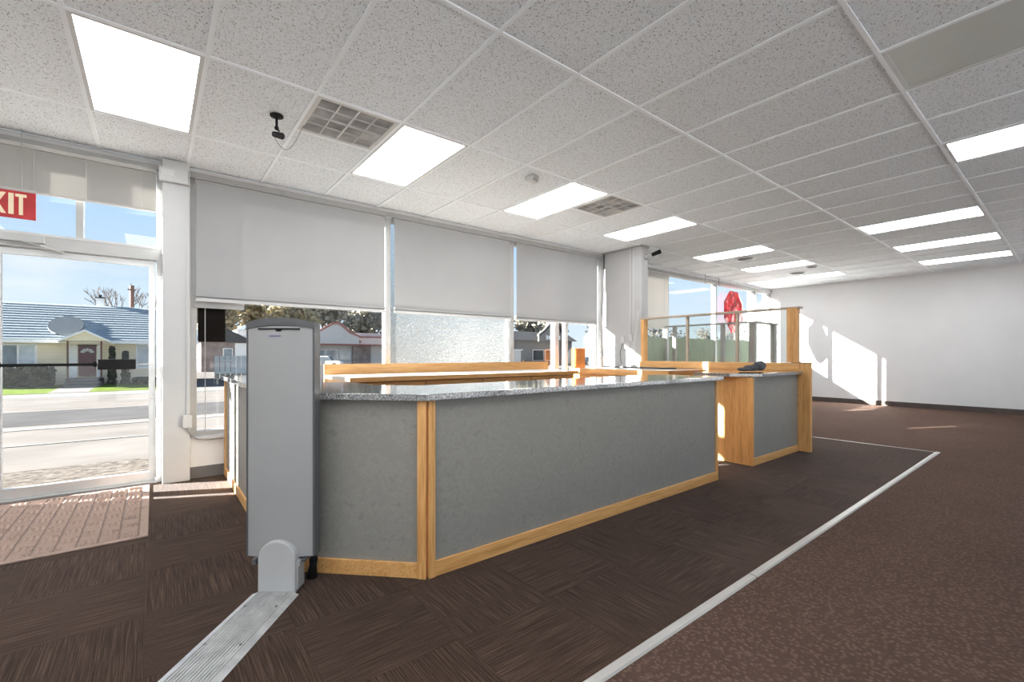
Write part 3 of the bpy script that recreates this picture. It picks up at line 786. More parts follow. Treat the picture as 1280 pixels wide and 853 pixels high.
MB().box(0.094,0.112,-0.065,-0.02,0.13,0.158).box(0.094,0.104,-0.065,0.0,0.02,0.13).build('foot_bracket', M['ped'], g, local=True)
MB().box(-0.118,-0.098,-0.07,-0.03,0.14,0.165).box(0.10,0.13,-0.05,0.0,0.145,0.158).build('bottom_clip', M['darkgrey'], g, local=True)
t = thing('cable_grommet', (0.66,2.50,0), 'small black cable stub by the counter base behind the gate', 'cable')
MB().tube([(0.640,2.475,0.0),(0.645,2.475,0.05),(0.650,2.478,0.085)], [0.028,0.02,0.02], 10).blob((0.650,2.478,0.09),0.022,0.022,0.022).build('stub', M['black'], t, smooth=True)

r = thing('floor_ramp', (0.505,2.465,0), 'ribbed aluminium floor ramp running from the security gate', 'floor ramp', rz=GA)
pr = [(-0.112,0.0005),(-0.085,0.010)]
nr = 13
for k in range(nr):
    x0 = -0.085 + 0.170*k/nr; w = 0.170/nr
    pr += [(x0+0.0005,0.008),(x0+w*0.2,0.0145),(x0+w*0.55,0.0145),(x0+w*0.75,0.008)]
pr += [(0.085,0.010),(0.112,0.0005)]
b = MB(); n = len(pr); y0, y1 = -0.074, -1.65
b.add([(x,y0,z) for x,z in pr]+[(x,y1,z) for x,z in pr], [(i,i+1,n+i+1,n+i) for i in range(n-1)]+[(0,n,2*n-1,n-1), tuple(range(n)), tuple(range(2*n-1,n-1,-1))])
b.build('plate', M['ramp'], r, local=True)
me = MB().lathe([(0.0055,0.0),(0.0055,0.006),(0.003,0.0075)], n=10).mesh('screw'); me.materials.append(M['darkgrey'])
for k in range(6):
    for x in (-0.072,0.070): inst('screw', me, (x, -0.20-0.27*k, 0.009), r)

# ------------------------------------------------------------------ reception counter
CT0, CT1 = 0.915, 0.95
c = thing('reception_counter', (2.0,2.6,0), 'long grey laminate reception counter with oak trim and a cut corner', 'counter')
P0, P1, P2, P3 = (4.06,2.10), (1.105,2.10), (0.545,2.66), (0.545,5.126)   # outside line, right to left
# outward normal is the left-hand side walking right->left ; use seg with negative t outward
def wall(name, p, q, t0, t1, z0, z1, mat, parent, **k): return MB().seg(p, q, t0, t1, z0, z1).build(name, mat, parent, **k)
wall('front_panel', P1, P0, 0.0, -0.05, 0.0, CT0, M['lam'], c)
wall('corner_panel', P2, P1, 0.0, -0.05, 0.0, CT0, M['lam'], c)
wall('side_panel', P3, P2, 0.0, -0.05, 0.0, CT0, M['lam'], c)
BH = 0.078
wall('base_board', (1.14,2.10), P0, 0.016, 0.0, 0.0, BH, OX, c, bevel=0.003)
wall('base_board', (0.553,2.652), (1.075,2.13), 0.016, 0.0, 0.0, BH, OX, c, bevel=0.003)
wall('base_board', P3, (0.545,2.672), 0.016, 0.0, 0.0, BH, OY, c, bevel=0.003)
wall('corner_post', (1.072,2.133), (1.105,2.10), 0.022, 0.0, 0.0, CT0, OZ, c, bevel=0.003)
wall('corner_post', (1.105,2.10), (1.142,2.10), 0.022, 0.0, 0.0, CT0, OZ, c, bevel=0.003)
wall('end_trim', (4.035,2.10), (4.07,2.10), 0.012, -0.06, 0.0, CT0, OZ, c)
wall('end_trim', (0.545,5.126), (0.545,5.06), 0.014, -0.01, 0.0, CT0, OZ, c)
wall('corner_trim', (0.545,2.70), (0.545,2.66), 0.014, 0.0, 0.0, CT0, OZ, c)
MB().box(4.035,4.06,2.15,2.62,0.0,CT0).build('end_panel', OZ, c)
MB().box(1.30,4.035,2.60,2.62,0.08,0.40).build('shelf_back', OX, c)
MB().box(1.15,4.035,2.15,2.62,0.40,0.42).build('shelf', OX, c)
MB().box(0.595,1.05,2.95,5.12,0.40,0.42).build('shelf', OY, c)
MB().box(0.535,0.545,3.02,3.09,0.80,0.855).build('cable_plate', M['black'], c)
top = [(0.500,5.13),(0.500,2.642),(1.087,2.052),(4.105,2.052),(4.105,2.69),(1.352,2.69),(1.14,2.902),(1.14,5.13)]
MB().prism(top, CT0, CT1).build('countertop', M['granite'], bevel=0.004, tagd=dict(label='glossy speckled grey L-shaped countertop on the long reception counter', cat='countertop'))

# second, short counter
c2 = thing('return_counter', (5.4,2.4,0), 'short grey counter with an oak end panel against the glass partition', 'counter')
MB().box(4.86,6.045,2.13,2.18,0.0,CT0).build('front_panel', M['lam'], c2)
MB().box(4.835,4.86,2.115,2.34,0.0,CT0).build('end_board', OZ, c2)
MB().box(4.838,4.86,2.341,2.66,0.0,CT0).build('end_board', OZ, c2)
MB().box(4.86,6.045,2.114,2.13,0.0,0.075).build('base_board', OX, c2, bevel=0.003)
MB().box(4.86,6.045,2.62,2.64,0.0,CT0).build('back_panel', OX, c2)
MB().box(4.86,6.045,2.18,2.62,0.42,0.44).build('shelf', OX, c2)
MB().prism([(4.72,2.66),(4.72,2.30),(4.95,2.075),(6.045,2.075),(6.045,2.70),(4.72,2.70)], CT0+0.004, CT1+0.004).build('countertop', M['granite'], bevel=0.004, tagd=dict(label='grey speckled countertop on the short counter by the glass partition', cat='countertop'))
# crumpled cloth on it
b = MB()
for (x,y,rx,ry,rz) in ((5.32,2.42,0.10,0.07,0.022),(5.44,2.40,0.10,0.08,0.035),(5.53,2.36,0.075,0.07,0.05),(5.58,2.36,0.05,0.06,0.055)):
    b.blob((x,y,CT1+0.005+rz*1.16), rx, ry, rz, 0.16, 12, 7)
b.build('crumpled_cloth', M['cloth'], smooth=True, tagd=dict(label='dark grey crumpled cloth lying on the short counter', cat='cloth'))

# glass partition over an oak half wall
def partition(name, label, kneewall, posts, rail, panes, kmat, pmat):
    t = thing(name, (kneewall[0][0], kneewall[0][2], 0), label, 'partition')
    for q in kneewall: MB().box(*q).build('half_wall', kmat, t)
    for q in posts: MB().box(*q).build('post', pmat, t, bevel=0.003)
    for q in rail: MB().box(*q).build('top_rail', M['rail'], t, bevel=0.003)
    for q in panes: MB().box(*q).build('pane', M['pglass'], t)
    return t
M['rail'] = plain('greyish_oak_rail', (0.42,0.34,0.26), 0.4, var=0.1)
PX0, PX1 = 6.05, 6.115
p1 = thing('glass_partition', (6.08,3.2,0), 'oak half wall with glass panes and a tall end post behind the counters', 'partition')
MB().box(PX0,PX1,2.0,2.115,0.0,1.045).build('end_block', OZ, p1)
MB().box(PX0-0.008,PX1+0.008,1.99,2.20,1.045,1.058).build('end_cap', OYD, p1)
MB().box(PX0,PX1,2.116,4.378,0.0,0.953).build('half_wall', OY, p1)
MB().box(PX0-0.006,PX1+0.006,2.116,4.378,0.954,1.050).build('sill_beam', OY, p1, bevel=0.003)
MB().box(PX0-0.02,PX1+0.02,2.135,2.245,1.059,1.715).build('end_post', OZ, p1, bevel=0.003)
MB().box(PX0-0.02,PX1+0.02,4.285,4.345,1.051,1.70).build('end_post', OZ, p1, bevel=0.003)
MB().box(PX0-0.014,PX1+0.014,2.10,4.36,1.702,1.728).build('top_rail', M['rail'], p1, bevel=0.003)
for y in (2.86,3.575): MB().box(PX0+0.012,PX1-0.012,y-0.016,y+0.016,1.051,1.701).build('post', M['rail'], p1)
for a, b_ in ((2.245,2.844),(2.876,3.559),(3.591,4.285)):
    MB().box(PX0+0.029,PX0+0.035,a,b_,1.051,1.701).build('pane', M['pglass'], p1)

p2 = thing('glass_partition', (8.0,4.2,0), 'grey-edged glass cubicle partition nearer the filmed windows', 'partition')
MB().box(7.93,7.99,3.46,5.15,0.0,1.0).build('half_wall', OY, p2)
MB().box(7.99,8.86,3.46,3.52,0.0,1.0).build('half_wall', OX, p2)
M['gpost'] = plain('grey_post', (0.40,0.375,0.35), 0.5, var=0.05)
for (x,y) in ((7.96,3.49),(7.96,4.95),(7.96,4.0)): 
    s_ = 0.05 if y == 3.49 else 0.03
    MB().box(x-0.03,x+0.03,y-s_,y+s_,1.0,1.69).build('post', M['gpost'], p2)
MB().box(8.75,8.86,3.455,3.525,1.0,1.69).build('post', M['headgrey'], p2)
MB().box(7.92,8.00,3.43,5.15,1.69,1.715).build('top_rail', M['gpost'], p2)
MB().box(8.00,8.90,3.43,3.55,1.69,1.715).build('top_rail', M['gpost'], p2)
for a, b_ in ((3.54,3.97),(4.03,4.92)): MB().box(7.957,7.963,a,b_,1.0,1.69).build('pane', M['pglass'], p2)
MB().box(7.99,8.75,3.487,3.493,1.0,1.69).build('pane', M['pglass'], p2)

# ------------------------------------------------------------------ desks behind the counter
d1 = thing('window_desk', (2.9,4.7,0), 'oak-edged pale desk under the shaded windows with drawers below', 'desk')
MB().box(1.44,4.52,4.285,5.075,0.898,0.93).build('desktop', M['laminate_w'], d1)
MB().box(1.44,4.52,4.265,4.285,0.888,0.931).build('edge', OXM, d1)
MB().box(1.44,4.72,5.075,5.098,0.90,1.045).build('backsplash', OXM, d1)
MB().box(4.52,4.72,4.60,5.075,0.90,0.93).build('desktop_end', M['laminate_w'], d1)
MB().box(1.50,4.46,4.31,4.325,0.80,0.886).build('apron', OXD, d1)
for k in range(4):
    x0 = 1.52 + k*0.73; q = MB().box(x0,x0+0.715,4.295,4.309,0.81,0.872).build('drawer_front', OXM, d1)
MB().box(2.05,2.95,4.33,5.05,0.0,0.80).build('pedestal_body', OX, d1)
for k in range(2):
    x0 = 2.06 + k*0.44
    for z0, z1 in ((0.62,0.79),(0.36,0.61),(0.09,0.35)):
        q = MB().box(x0,x0+0.43,4.312,4.329,z0,z1).build('drawer', OX, d1)
        MB().box(x0+0.17,x0+0.26,4.298,4.312,z1-0.05,z1-0.04).build('handle', M['headgrey'], q)
for x in (1.46,4.44): MB().box(x,x+0.06,4.33,5.05,0.0,0.888).build('side_panel', OZ, d1)
d2 = thing('side_desk', (5.6,4.2,0), 'grey-topped oak side desk along the glass partition and pier', 'desk')
MB().box(5.17,6.04,3.30,5.05,0.905,0.94).build('desktop', M['laminate_g'], d2)
MB().box(5.15,5.17,3.30,5.05,0.86,0.941).build('edge', OY, d2)
MB().box(5.15,6.04,3.28,3.30,0.80,0.941).build('edge', OXD, d2)  # shade on this end face put into the darker oak
MB().box(5.20,5.215,3.32,5.0,0.72,0.86).build('apron', OY, d2)
for y in (3.35,4.2): MB().box(5.185,5.20,y,y+0.72,0.74,0.85).build('drawer_front', OY, d2)
for y in (3.31,4.95): MB().box(5.22,6.0,y,y+0.05,0.0,0.905).build('side_panel', OZ, d2)
t = thing('wooden_box', (5.24,4.94,0.94), 'small upright orange wooden box on the side desk by the window', 'box', rz=-0.35)
MB().box(-0.09,0.09,-0.06,0.06,0.0,0.31).build('case', M['orange'], t, local=True, bevel=0.006)
MB().box(-0.075,0.075,-0.066,-0.06,0.02,0.29).build('door_panel', M['orange'], t, local=True, bevel=0.003)
# outlets, conduits and cables at the pier
t = thing('wall_outlets', (6.09,4.7,1.25), 'white outlet boxes with conduit on the sunlit pier', 'outlet')
for (y,z,w,h) in ((4.74,1.34,0.06,0.10),(4.58,1.37,0.07,0.11),(4.66,1.25,0.10,0.10)):
    MB().box(6.075,6.10,y-w/2,y+w/2,z,z+h).build('outlet_box', M['white'], t, bevel=0.004)
MB().box(6.085,6.10,4.585,4.605,1.48,CZ-0.03).build('conduit', M['white'], t)
MB().box(6.085,6.10,4.53,4.545,1.48,CZ-0.03).build('conduit', M['white'], t)
t = tag(MB().tube([(6.07,5.12,CZ-0.03),(6.075,5.13,2.3),(6.07,5.15,1.7),(6.06,5.12,1.25),(6.03,5.03,1.02),(5.90,4.98,0.953),(5.80,4.5,0.952),(5.8,4.0,0.952),(5.72,3.75,0.952),(5.85,3.62,0.952),(5.97,3.8,0.952)], 0.011, 8).build('power_cable', M['cable'], smooth=True), 'dark cable dropping beside the pier and coiling on the side desk', 'cable')
t = tag(MB().tube([(6.072,4.73,1.34),(6.05,4.76,1.2),(6.04,4.74,1.05),(6.03,4.70,0.96),(6.0,4.68,0.948)], 0.006, 8).build('outlet_cord', M['cable'], smooth=True), 'grey cord looping from the outlet box down to the side desk', 'cord')
t = tag(MB().tube([(6.08,4.42,1.85),(6.075,4.43,1.6),(6.07,4.49,1.2),(6.06,4.5,1.0),(6.0,4.5,0.946)], 0.004, 6).build('thin_wire', M['cablew'], smooth=True), 'thin white wire hanging down the pier edge', 'wire')
t = thing('cable_clip', (5.97,5.07,1.12), 'small dark clip hooked near the corner by the pier', 'clip')
MB().tube([(5.93,5.08,1.20),(5.97,5.07,1.15),(6.0,5.06,1.12)], 0.010, 8).build('clip', M['darkgrey'], t)

# red octagon
t = thing('hanging_octagon', (10.80,5.19,2.2), 'crumpled red octagonal sign hanging in front of the far window', 'sign')
bm = MB(); oc = []
RAD = 0.50
for k in range(8):
    a = PI/8 + PI*k/4; oc.append((10.80+RAD*1.02*math.cos(a), 2.19+RAD*math.sin(a)))
rings = 5; vs = []; fs = []
for side in (-1, 1):
    base = len(vs)
    for q in range(rings+1):
        s_ = q/rings
        for k in range(8):
            x = 10.80+(oc[k][0]-10.80)*s_; z = 2.19+(oc[k][1]-2.19)*s_
            y = 5.165 + side*0.035*math.sqrt(max(0,1-s_*s_)) + (random.uniform(-0.012,0.012) if 0 < q < rings else 0)
            vs.append((x,y,z))
    for q in range(rings):
        for k in range(8): fs.append((base+q*8+k, base+q*8+(k+1)%8, base+(q+1)*8+(k+1)%8, base+(q+1)*8+k))
bm.add(vs, fs); bm.build('sheet', M['redfilm'], t)
MB().ext([(10.62,1.75),(10.95,1.75),(10.90,1.68),(10.70,1.66)], 'y', 5.155, 5.172).build('tail', M['redfilm'], t)
for x in (10.62,10.98): MB().tube([(x,5.165,2.64),(x,5.165,CZ)], 0.002, 5).build('hanger', M['headgrey'], t)
for x in (9.45,10.05): 
    tag(MB().tube([(x,5.14,CZ),(x,5.14,2.70)], 0.008, 6).build('hanging_rod', M['headgrey']), 'short grey rod hanging from the ceiling by the far windows', 'rod', 'rods by the far windows')

# ------------------------------------------------------------------ outdoors
def gz(y):
    if y <= 5.4: return -0.05
    if y >= 24: return -0.80
    return -0.05 - 0.75*(y-5.4)/18.6
def ground(name, y0, y1, mat, x0=-40, x1=140, dz=0.0, n=6, label=None):
    b = MB(); vs = []; fs = []
    for k in range(n+1):
        y = y0+(y1-y0)*k/n; vs += [(x0,y,gz(y)+dz),(x1,y,gz(y)+dz)]
    for k in range(n): fs.append((2*k,2*k+1,2*k+3,2*k+2))
    o = b.add(vs, fs).build(name, mat); return tag(o, label=label, kind='structure')
tag(MB().box(-60,140,-70,YR-0.15,-0.20,-0.05).build('unseen_bounce_ground', M['bounce_ground']), kind='structure')  # unseen ground added to bounce sun up through the rear glazing
ground('gravel_verge', 5.4, 7.2, M['gravel'])
ground('road', 7.2, 29.5, M['asphalt'])
ground('road_lane', 14.3, 20.5, M['asphalt_d'], dz=0.006)
ground('pavement', 29.5, 31.8, M['concrete'], dz=0.02)
ground('parking_lot', 31.8, 190, M['asphalt'], dz=-0.02)
for y0, y1, lab in ((13.0,13.7,'broad pale painted line on the near side of the dark lane'),(20.6,20.9,'pale painted line on the far side of the dark lane'),(9.9,10.05,'thin white painted line nearest the entrance')):
    b = MB().add([(-40,y0,gz(y0)+0.009),(140,y0,gz(y0)+0.009),(140,y1,gz(y1)+0.009),(-40,y1,gz(y1)+0.009)], [(0,1,2,3)])
    tag(b.build('painted_line', M['paint']), lab, 'road line')

# house across the street
HY = 38.0; HB = -0.70
h = thing('house', (-3.2,HY,HB), 'beige house with blue-grey shingle roof and burgundy door across the street', 'house')
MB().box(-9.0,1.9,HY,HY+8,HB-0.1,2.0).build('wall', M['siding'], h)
EZ, RZ = 2.0, 4.48
ro = MB().add([(-9.3,HY-0.5,EZ),(2.4,HY-0.5,EZ),(2.4,HY+4,RZ),(-7.30,HY+4,RZ),(2.4,HY+8.5,EZ),(-9.3,HY+8.5,EZ)], [(0,1,2,3),(3,2,4,5),(0,3,5),(1,4,2),(0,5,4,1)])
rf = ro.build('roof', M['shingle'], h)
sl_ = math.atan2(RZ-EZ, 4.5)
# shingle courses: each overlaps the one below
ncs = 15
for k in range(ncs):
    f0, f1 = k/ncs, (k+1.15)/ncs
    f1 = min(f1, 1.0)
    xl0, xl1 = -9.3+2.0*f0, -9.3+2.0*f1
    y0, y1 = HY-0.5+4.5*f0, HY-0.5+4.5*f1; z0, z1 = EZ+(RZ-EZ)*f0, EZ+(RZ-EZ)*f1
    MB().add([(xl0,y0,z0+0.07),(2.4,y0,z0+0.07),(2.4,y1,z1+0.025),(xl1,y1,z1+0.025),(xl0,y0,z0+0.01),(2.4,y0,z0+0.01)], [(0,1,2,3),(4,5,1,0)]).build('shingle_course', M['shingle'], rf)
MB().box(-9.3,2.4,HY-0.58,HY-0.48,EZ-0.16,EZ+0.03).build('gutter', M['trimw'], h)
# oval disc on the roof slope
dc = MB(); ring = []
cx, cs_ = -4.23, 1.80
for k in range(28):
    a = 2*PI*k/28
    u = 0.80*math.cos(a); w = 1.28*math.sin(a)
    ring.append((cx+u, HY-0.5+(cs_+w)*math.cos(sl_)-0.06*math.sin(sl_), EZ+(cs_+w)*math.sin(sl_)+0.13))
ring2 = [(p_[0], p_[1]+0.03, p_[2]-0.10) for p_ in ring]
dc.add(ring+ring2, [tuple(range(28)), tuple(range(55,27,-1))]+[(i,(i+1)%28,28+(i+1)%28,28+i) for i in range(28)]).build('oval_disc', M['dish'], h)
# porch
PM = -3.16
po = MB().add([(PM-1.0,HY-1.6,1.97),(PM+1.0,HY-1.6,1.97),(PM,HY-1.6,2.52),(PM-1.0,HY+1.0,1.97),(PM+1.0,HY+1.0,1.97),(PM,HY+1.0,2.52)], [(0,1,2),(3,5,4),(0,2,5,3),(1,4,5,2),(0,3,4,1)]).build('porch_gable', M['siding'], h)
for a, b_ in ((PM-1.12,PM),(PM+1.12,PM)):
    MB().add([(a,HY-1.75,1.88),(a,HY-1.75,1.98),(b_,HY-1.75,2.62),(b_,HY-1.75,2.50),(a,HY+1.0,1.88),(a,HY+1.0,1.98),(b_,HY+1.0,2.62),(b_,HY+1.0,2.50)], [(0,3,2,1),(4,5,6,7),(1,2,6,5),(0,4,7,3),(0,1,5,4)]).build('porch_roof', M['trimw'], po)
for x in (-3.90,-2.45): MB().box(x-0.04,x+0.04,HY-1.5,HY-1.42,HB+0.1,1.97).build('porch_post', M['brown'], h)
dr = MB().box(-3.58,-2.79,HY-0.06,HY,-0.18,1.66).build('front_door', M['burgundy'], h)
for k in range(5):
    a0 = PI*k/5+0.06; a1 = PI*(k+1)/5-0.06
    pts = [(-3.185+0.12*math.cos(a0),1.26+0.10*math.sin(a0)),(-3.185+0.32*math.cos(a0),1.26+0.28*math.sin(a0)),(-3.185+0.32*math.cos(a1),1.26+0.28*math.sin(a1)),(-3.185+0.12*math.cos(a1),1.26+0.10*math.sin(a1))]
    MB().ext(pts, 'y', HY-0.08, HY-0.06).build('fan_light', M['winglass_l'], dr)
for x0, x1 in ((-4.0,-3.62),(-2.75,-2.54)): MB().box(x0,x1,HY-0.05,HY,-0.30,1.75).build('sidelight_panel', M['trimw'], h)
MB().box(-3.62,-2.75,HY-0.06,HY,1.67,1.76).build('door_head', M['roofdark'], h)
wn_ = MB().box(-8.2,-5.33,HY-0.06,HY,0.34,1.78).build('window', M['trimw'], h)
MB().box(-8.1,-6.14,HY-0.075,HY-0.06,0.44,1.68).build('pane', M['winglass'], wn_)
MB().box(-6.05,-5.43,HY-0.075,HY-0.06,0.44,1.68).build('pane', M['winglass_l'], wn_)
wn_ = MB().box(-0.90,0.6,HY-0.06,HY,0.25,1.90).build('window', M['trimw'], h)
MB().box(-0.80,0.5,HY-0.075,HY-0.06,0.35,1.75).build('pane', M['winglass_l'], wn_)
ch = MB().box(-3.10,-2.70,HY+4.3,HY+4.7,4.0,5.05).build('chimney', M['trimw'], h)
MB().box(-3.15,-2.65,HY+4.25,HY+4.75,5.05,5.12).box(-2.98,-2.82,HY+4.42,HY+4.58,5.12,5.32).build('chimney_cap', M['roofdark'], ch)
for z, y in ((-0.58,HY-2.2),(-0.42,HY-1.85),(-0.26,HY-1.5)):
    MB().box(-4.0,-2.42,y,HY,z-0.15,z).build('step', M['concrete'], h)
for a, b_, lab in ((-12.0,-4.12,'green lawn in front of the house window hedge'), (-2.62,0.9,'green lawn beside the house walkway')):
    tag(MB().add([(a,31.9,-0.77),(b_,31.9,-0.77),(b_,37.9,-0.64),(a,37.9,-0.64)], [(0,1,2,3)]).build('lawn', M['grass']), lab, kind='structure')
tag(MB().add([(-4.12,31.9,-0.765),(-2.62,31.9,-0.765),(-2.62,36.0,-0.68),(-4.12,36.0,-0.68)], [(0,1,2,3)]).build('walkway', M['concrete']), 'pale concrete walkway to the house steps', kind='structure')
def bush(x0, x1, y, z0, hgt, mat, label, n, cone=False, name='hedge'):
    b = MB()
    for k in range(n):
        if cone:
            q = random.random(); rr = (x1-x0)/2*(1-0.85*q)
            a = random.uniform(0,2*PI); c_ = ((x0+x1)/2+rr*math.cos(a), y+rr*math.sin(a)*0.9, z0+hgt*q); s_ = 0.13
        else:
            c_ = (random.uniform(x0,x1), y+random.uniform(-0.4,0.4), z0+hgt*random.uniform(0.05,0.95)); s_ = 0.22
        b.blob(c_, s_, s_, s_*0.9, 0.35, 6, 4)
    tag(b.build(name, mat), label, 'hedge' if not cone else 'shrub')
bush(-7.6,-4.55,HY-1.2,HB,1.15,M['leafdark'],'dark clipped hedge under the house window',150)
bush(-2.12,-1.86,HY-1.0,HB,2.3,M['leafdark'],'taller dark cypress shrub beside the house door',130,True,'shrub')
bush(-1.50,-1.24,HY-1.0,HB,2.0,M['leafdark'],'shorter dark cypress shrub toward the house corner',130,True,'shrub')
bush(-0.9,0.6,HY-0.9,HB,0.3,M['leafdark'],'low dark ground shrubs along the house wall',40)

# trees
def bare_tree(name, x, y, z, hgt, spread, mat, label, seed, leaf=None, nleaf=0, depth=4, cat='tree', group=None):
    rnd = random.Random(seed); b = MB(); tips = []
    def grow(p, d, l, r, k):
        q = p + d*l
        b.tube([p, q], [r, r*0.65], 5, cap=False)
        if k == 0: tips.append(q); return
        for _ in range(3 if k > 1 else 3):
            e = Vector((rnd.uniform(-1,1), rnd.uniform(-1,1), rnd.uniform(0.0,0.9)))*spread
            grow(q, (d+e).normalized(), l*rnd.uniform(0.6,0.82), r*0.6, k-1)
            tips.append(q)
    t = thing(name, (x,y,z), label, cat, group)
    grow(Vector((0,0,0)), Vector((rnd.uniform(-.1,.1),0,1)).normalized(), hgt*0.34, hgt*0.022, depth)
    b.build('branches', mat, t, local=True)
    if leaf:
        lb = MB()
        for _ in range(nleaf):
            c_ = rnd.choice(tips) + Vector((rnd.gauss(0,1),rnd.gauss(0,1),rnd.gauss(0,0.8)))*hgt*0.07
            s_ = hgt*rnd.uniform(0.018,0.045)
            u = Vector((rnd.uniform(-1,1),rnd.uniform(-1,1),rnd.uniform(-1,1))).normalized(); w = u.orthogonal().normalized()
            lb.add([c_-u*s_, c_+w*s_, c_+u*s_, c_-w*s_], [(0,1,2,3)])
        o = lb.build('foliage', leaf, t, local=True); o['kind'] = 'stuff'
    return t
bare_tree('bare_tree', -2.4, 56, -0.8, 8.3, 0.75, M['bark'], 'bare branching tree behind the house chimney', 3, depth=5)
bare_tree('bare_tree', 1.6, 70, -0.8, 8.0, 0.8, M['bark'], 'bare tree behind the house next to the pole', 9, depth=5)
t = thing('utility_pole', (-1.43,50,-0.8), 'brown wooden utility pole rising behind the house roof', 'pole')
MB().tube([(-1.43,50,-0.8),(-1.43,50,7.0)], 0.16, 10).build('pole', M['brown'], t)
MB().box(-1.70,-1.16,49.9,50.1,6.6,6.7).build('crossarm', M['brown'], t)

# far commercial building with a gabled front
BY, BB = 80.0, -0.8
c = thing('commercial_building', (28,BY,BB), 'long grey single-storey shop building with pinkish fascia and a front gable', 'building')
MB().box(10.0,36.0,BY,BY+10,BB,5.0).build('wall', M['stucco'], c)
MB().box(10.0,21.0,BY-1.2,BY,2.0,3.6).build('fascia', M['stuccop'], c)
MB().box(10.0,21.0,BY-1.25,BY,1.7,2.02).build('trim_band', M['redtrim'], c)
MB().box(10.0,22.0,BY-1.25,BY,3.6,3.85).build('parapet_cap', M['trimw'], c)
MB().box(21.0,36.0,BY-1.6,BY,3.0,4.1).build('fascia', M['stuccop'], c)
MB().box(21.0,36.0,BY-1.65,BY,4.1,4.4).build('parapet_cap', M['redtrim'], c)
MB().box(21.0,36.0,BY-1.62,BY,2.75,3.02).build('trim_band', M['redtrim'], c)
ga = [(20.5,3.0),(28.0,3.0),(28.0,4.2),(26.3,5.0),(25.0,6.1),(24.2,6.4),(23.4,6.2),(21.2,4.9),(20.5,4.6)]
MB().ext(ga, 'y', BY-1.9, BY-1.6).build('gable', M['stucco'], c)
gp = [(20.3,4.7),(21.1,5.1),(23.3,6.4),(24.2,6.65),(25.2,6.3),(26.5,5.2),(28.3,4.3),(28.3,4.05),(26.3,4.85),(25.0,5.95),(24.2,6.3),(23.4,6.1),(21.2,4.75),(20.3,4.35)]
MB().ext(gp, 'y', BY-2.0, BY-1.9).build('gable_trim', M['redtrim'], c)
for x0 in (20.8,23.0,25.2):
    q = MB().box(x0,x0+2.0,BY-0.12,BY,0.2,2.0).build('shop_window', M['trimw'], c)
    MB().box(x0+0.1,x0+1.9,BY-0.16,BY-0.12,0.3,1.9).build('pane', M['winglass'], q)
MB().box(27.4,30.6,BY-0.5,BY,BB,2.7).build('stone_pier', M['stone'], c)
ar = [(33.2,BB),(34.8,BB),(34.8,1.3)] + [(34.0+0.8*math.cos(PI*k/8), 1.3+0.7*math.sin(PI*k/8)) for k in range(1,8)] + [(33.2,1.3)]
MB().ext(ar, 'y', BY-0.1, BY).build('arched_door', M['roofdark'], c)
MB().ext([(27.6,3.75),(28.0,3.9),(28.3,3.55),(28.5,3.65),(28.4,3.2),(28.1,3.2),(28.1,3.45)], 'y', BY-1.66, BY-1.6).build('sign_mark', M['redtrim'], c)
for x0 in (11.5,15.0): MB().box(x0,x0+2.6,BY-0.1,BY,BB,1.4).build('garage_door', M['trimw'], c)
bh = thing('side_house', (7.5,62,-0.8), 'low brick house with white gable trim behind the white fence', 'house')
MB().box(4.2,9.2,62,68,-0.8,2.6).build('wall', M['stone'], bh)
q = MB().box(6.3,7.3,61.9,62,0.4,1.9).build('window', M['trimw'], bh); MB().box(6.4,7.2,61.86,61.9,0.5,1.8).build('pane', M['winglass'], q)
MB().box(7.5,9.2,61.85,62,-0.8,2.5).build('porch_panel', M['trimw'], bh)
MB().add([(3.9,61.6,2.6),(9.6,61.6,2.6),(6.7,61.6,4.2),(3.9,68.4,2.6),(9.6,68.4,2.6),(6.7,68.4,4.2)], [(0,1,2),(3,5,4),(0,2,5,3),(1,4,5,2),(0,3,4,1)]).build('roof', M['roofdark'], bh)

# dark gabled shop through the third window
c = thing('gabled_shop', (58,64,-0.8), 'dark roofed taupe shop with a white sign in its front gable', 'building')
MB().box(47,66,64,74,-0.8,3.9).build('wall', M['taupe'], c)
MB().add([(46.4,63.0,3.8),(66.6,63.0,3.8),(66.6,66.5,5.6),(46.4,66.5,5.6),(66.6,74.5,3.8),(46.4,74.5,3.8)], [(0,1,2,3),(3,2,4,5),(0,3,5),(1,4,2)]).build('roof', M['roofdark'], c)
MB().ext([(55.2,3.6),(62.0,3.6),(62.0,4.4),(60.6,5.6),(59.4,6.5),(58.6,6.7),(57.8,6.5),(56.4,5.4),(55.2,4.6)], 'y', 61.8, 62.1).build('gable', M['taupe'], c)
MB().ext([(55.0,4.9),(56.3,5.7),(57.7,6.9),(58.6,7.1),(59.5,6.9),(60.8,5.9),(62.2,4.7),(62.2,4.3),(60.6,5.5),(59.4,6.4),(58.6,6.6),(57.8,6.4),(56.4,5.3),(55.0,4.5)], 'y', 61.5, 62.1).build('gable_trim', M['roofdark'], c)
sg = MB()
for k in range(7): sg.box(56.9+k*0.52,57.3+k*0.52,61.6,61.8,3.95+0.12*(k%2),4.75-0.1*(k%3))
sg.build('sign_lettering', M['trimw'], c)
for x0, x1, z0, z1 in ((51.2,52.3,-0.8,1.6),(55.5,58.2,0.0,2.1),(58.6,61.0,0.0,2.1)):
    q = MB().box(x0,x1,63.85,64,z0,z1).build('shop_window', M['trimw'], c); MB().box(x0+0.12,x1-0.12,63.8,63.85,z0+0.12,z1-0.12).build('pane', M['roofdark'], q)
t = thing('garden_shed', (36.5,46,-0.8), 'pale cream shed with vertical panel doors beside the dark shop', 'shed')
MB().box(35.0,37.9,46,49,-0.8,1.72).build('wall', M['fencew'], t)
MB().box(36.42,36.48,45.97,46.0,-0.7,1.6).build('door_gap', M['roofdark'], t)
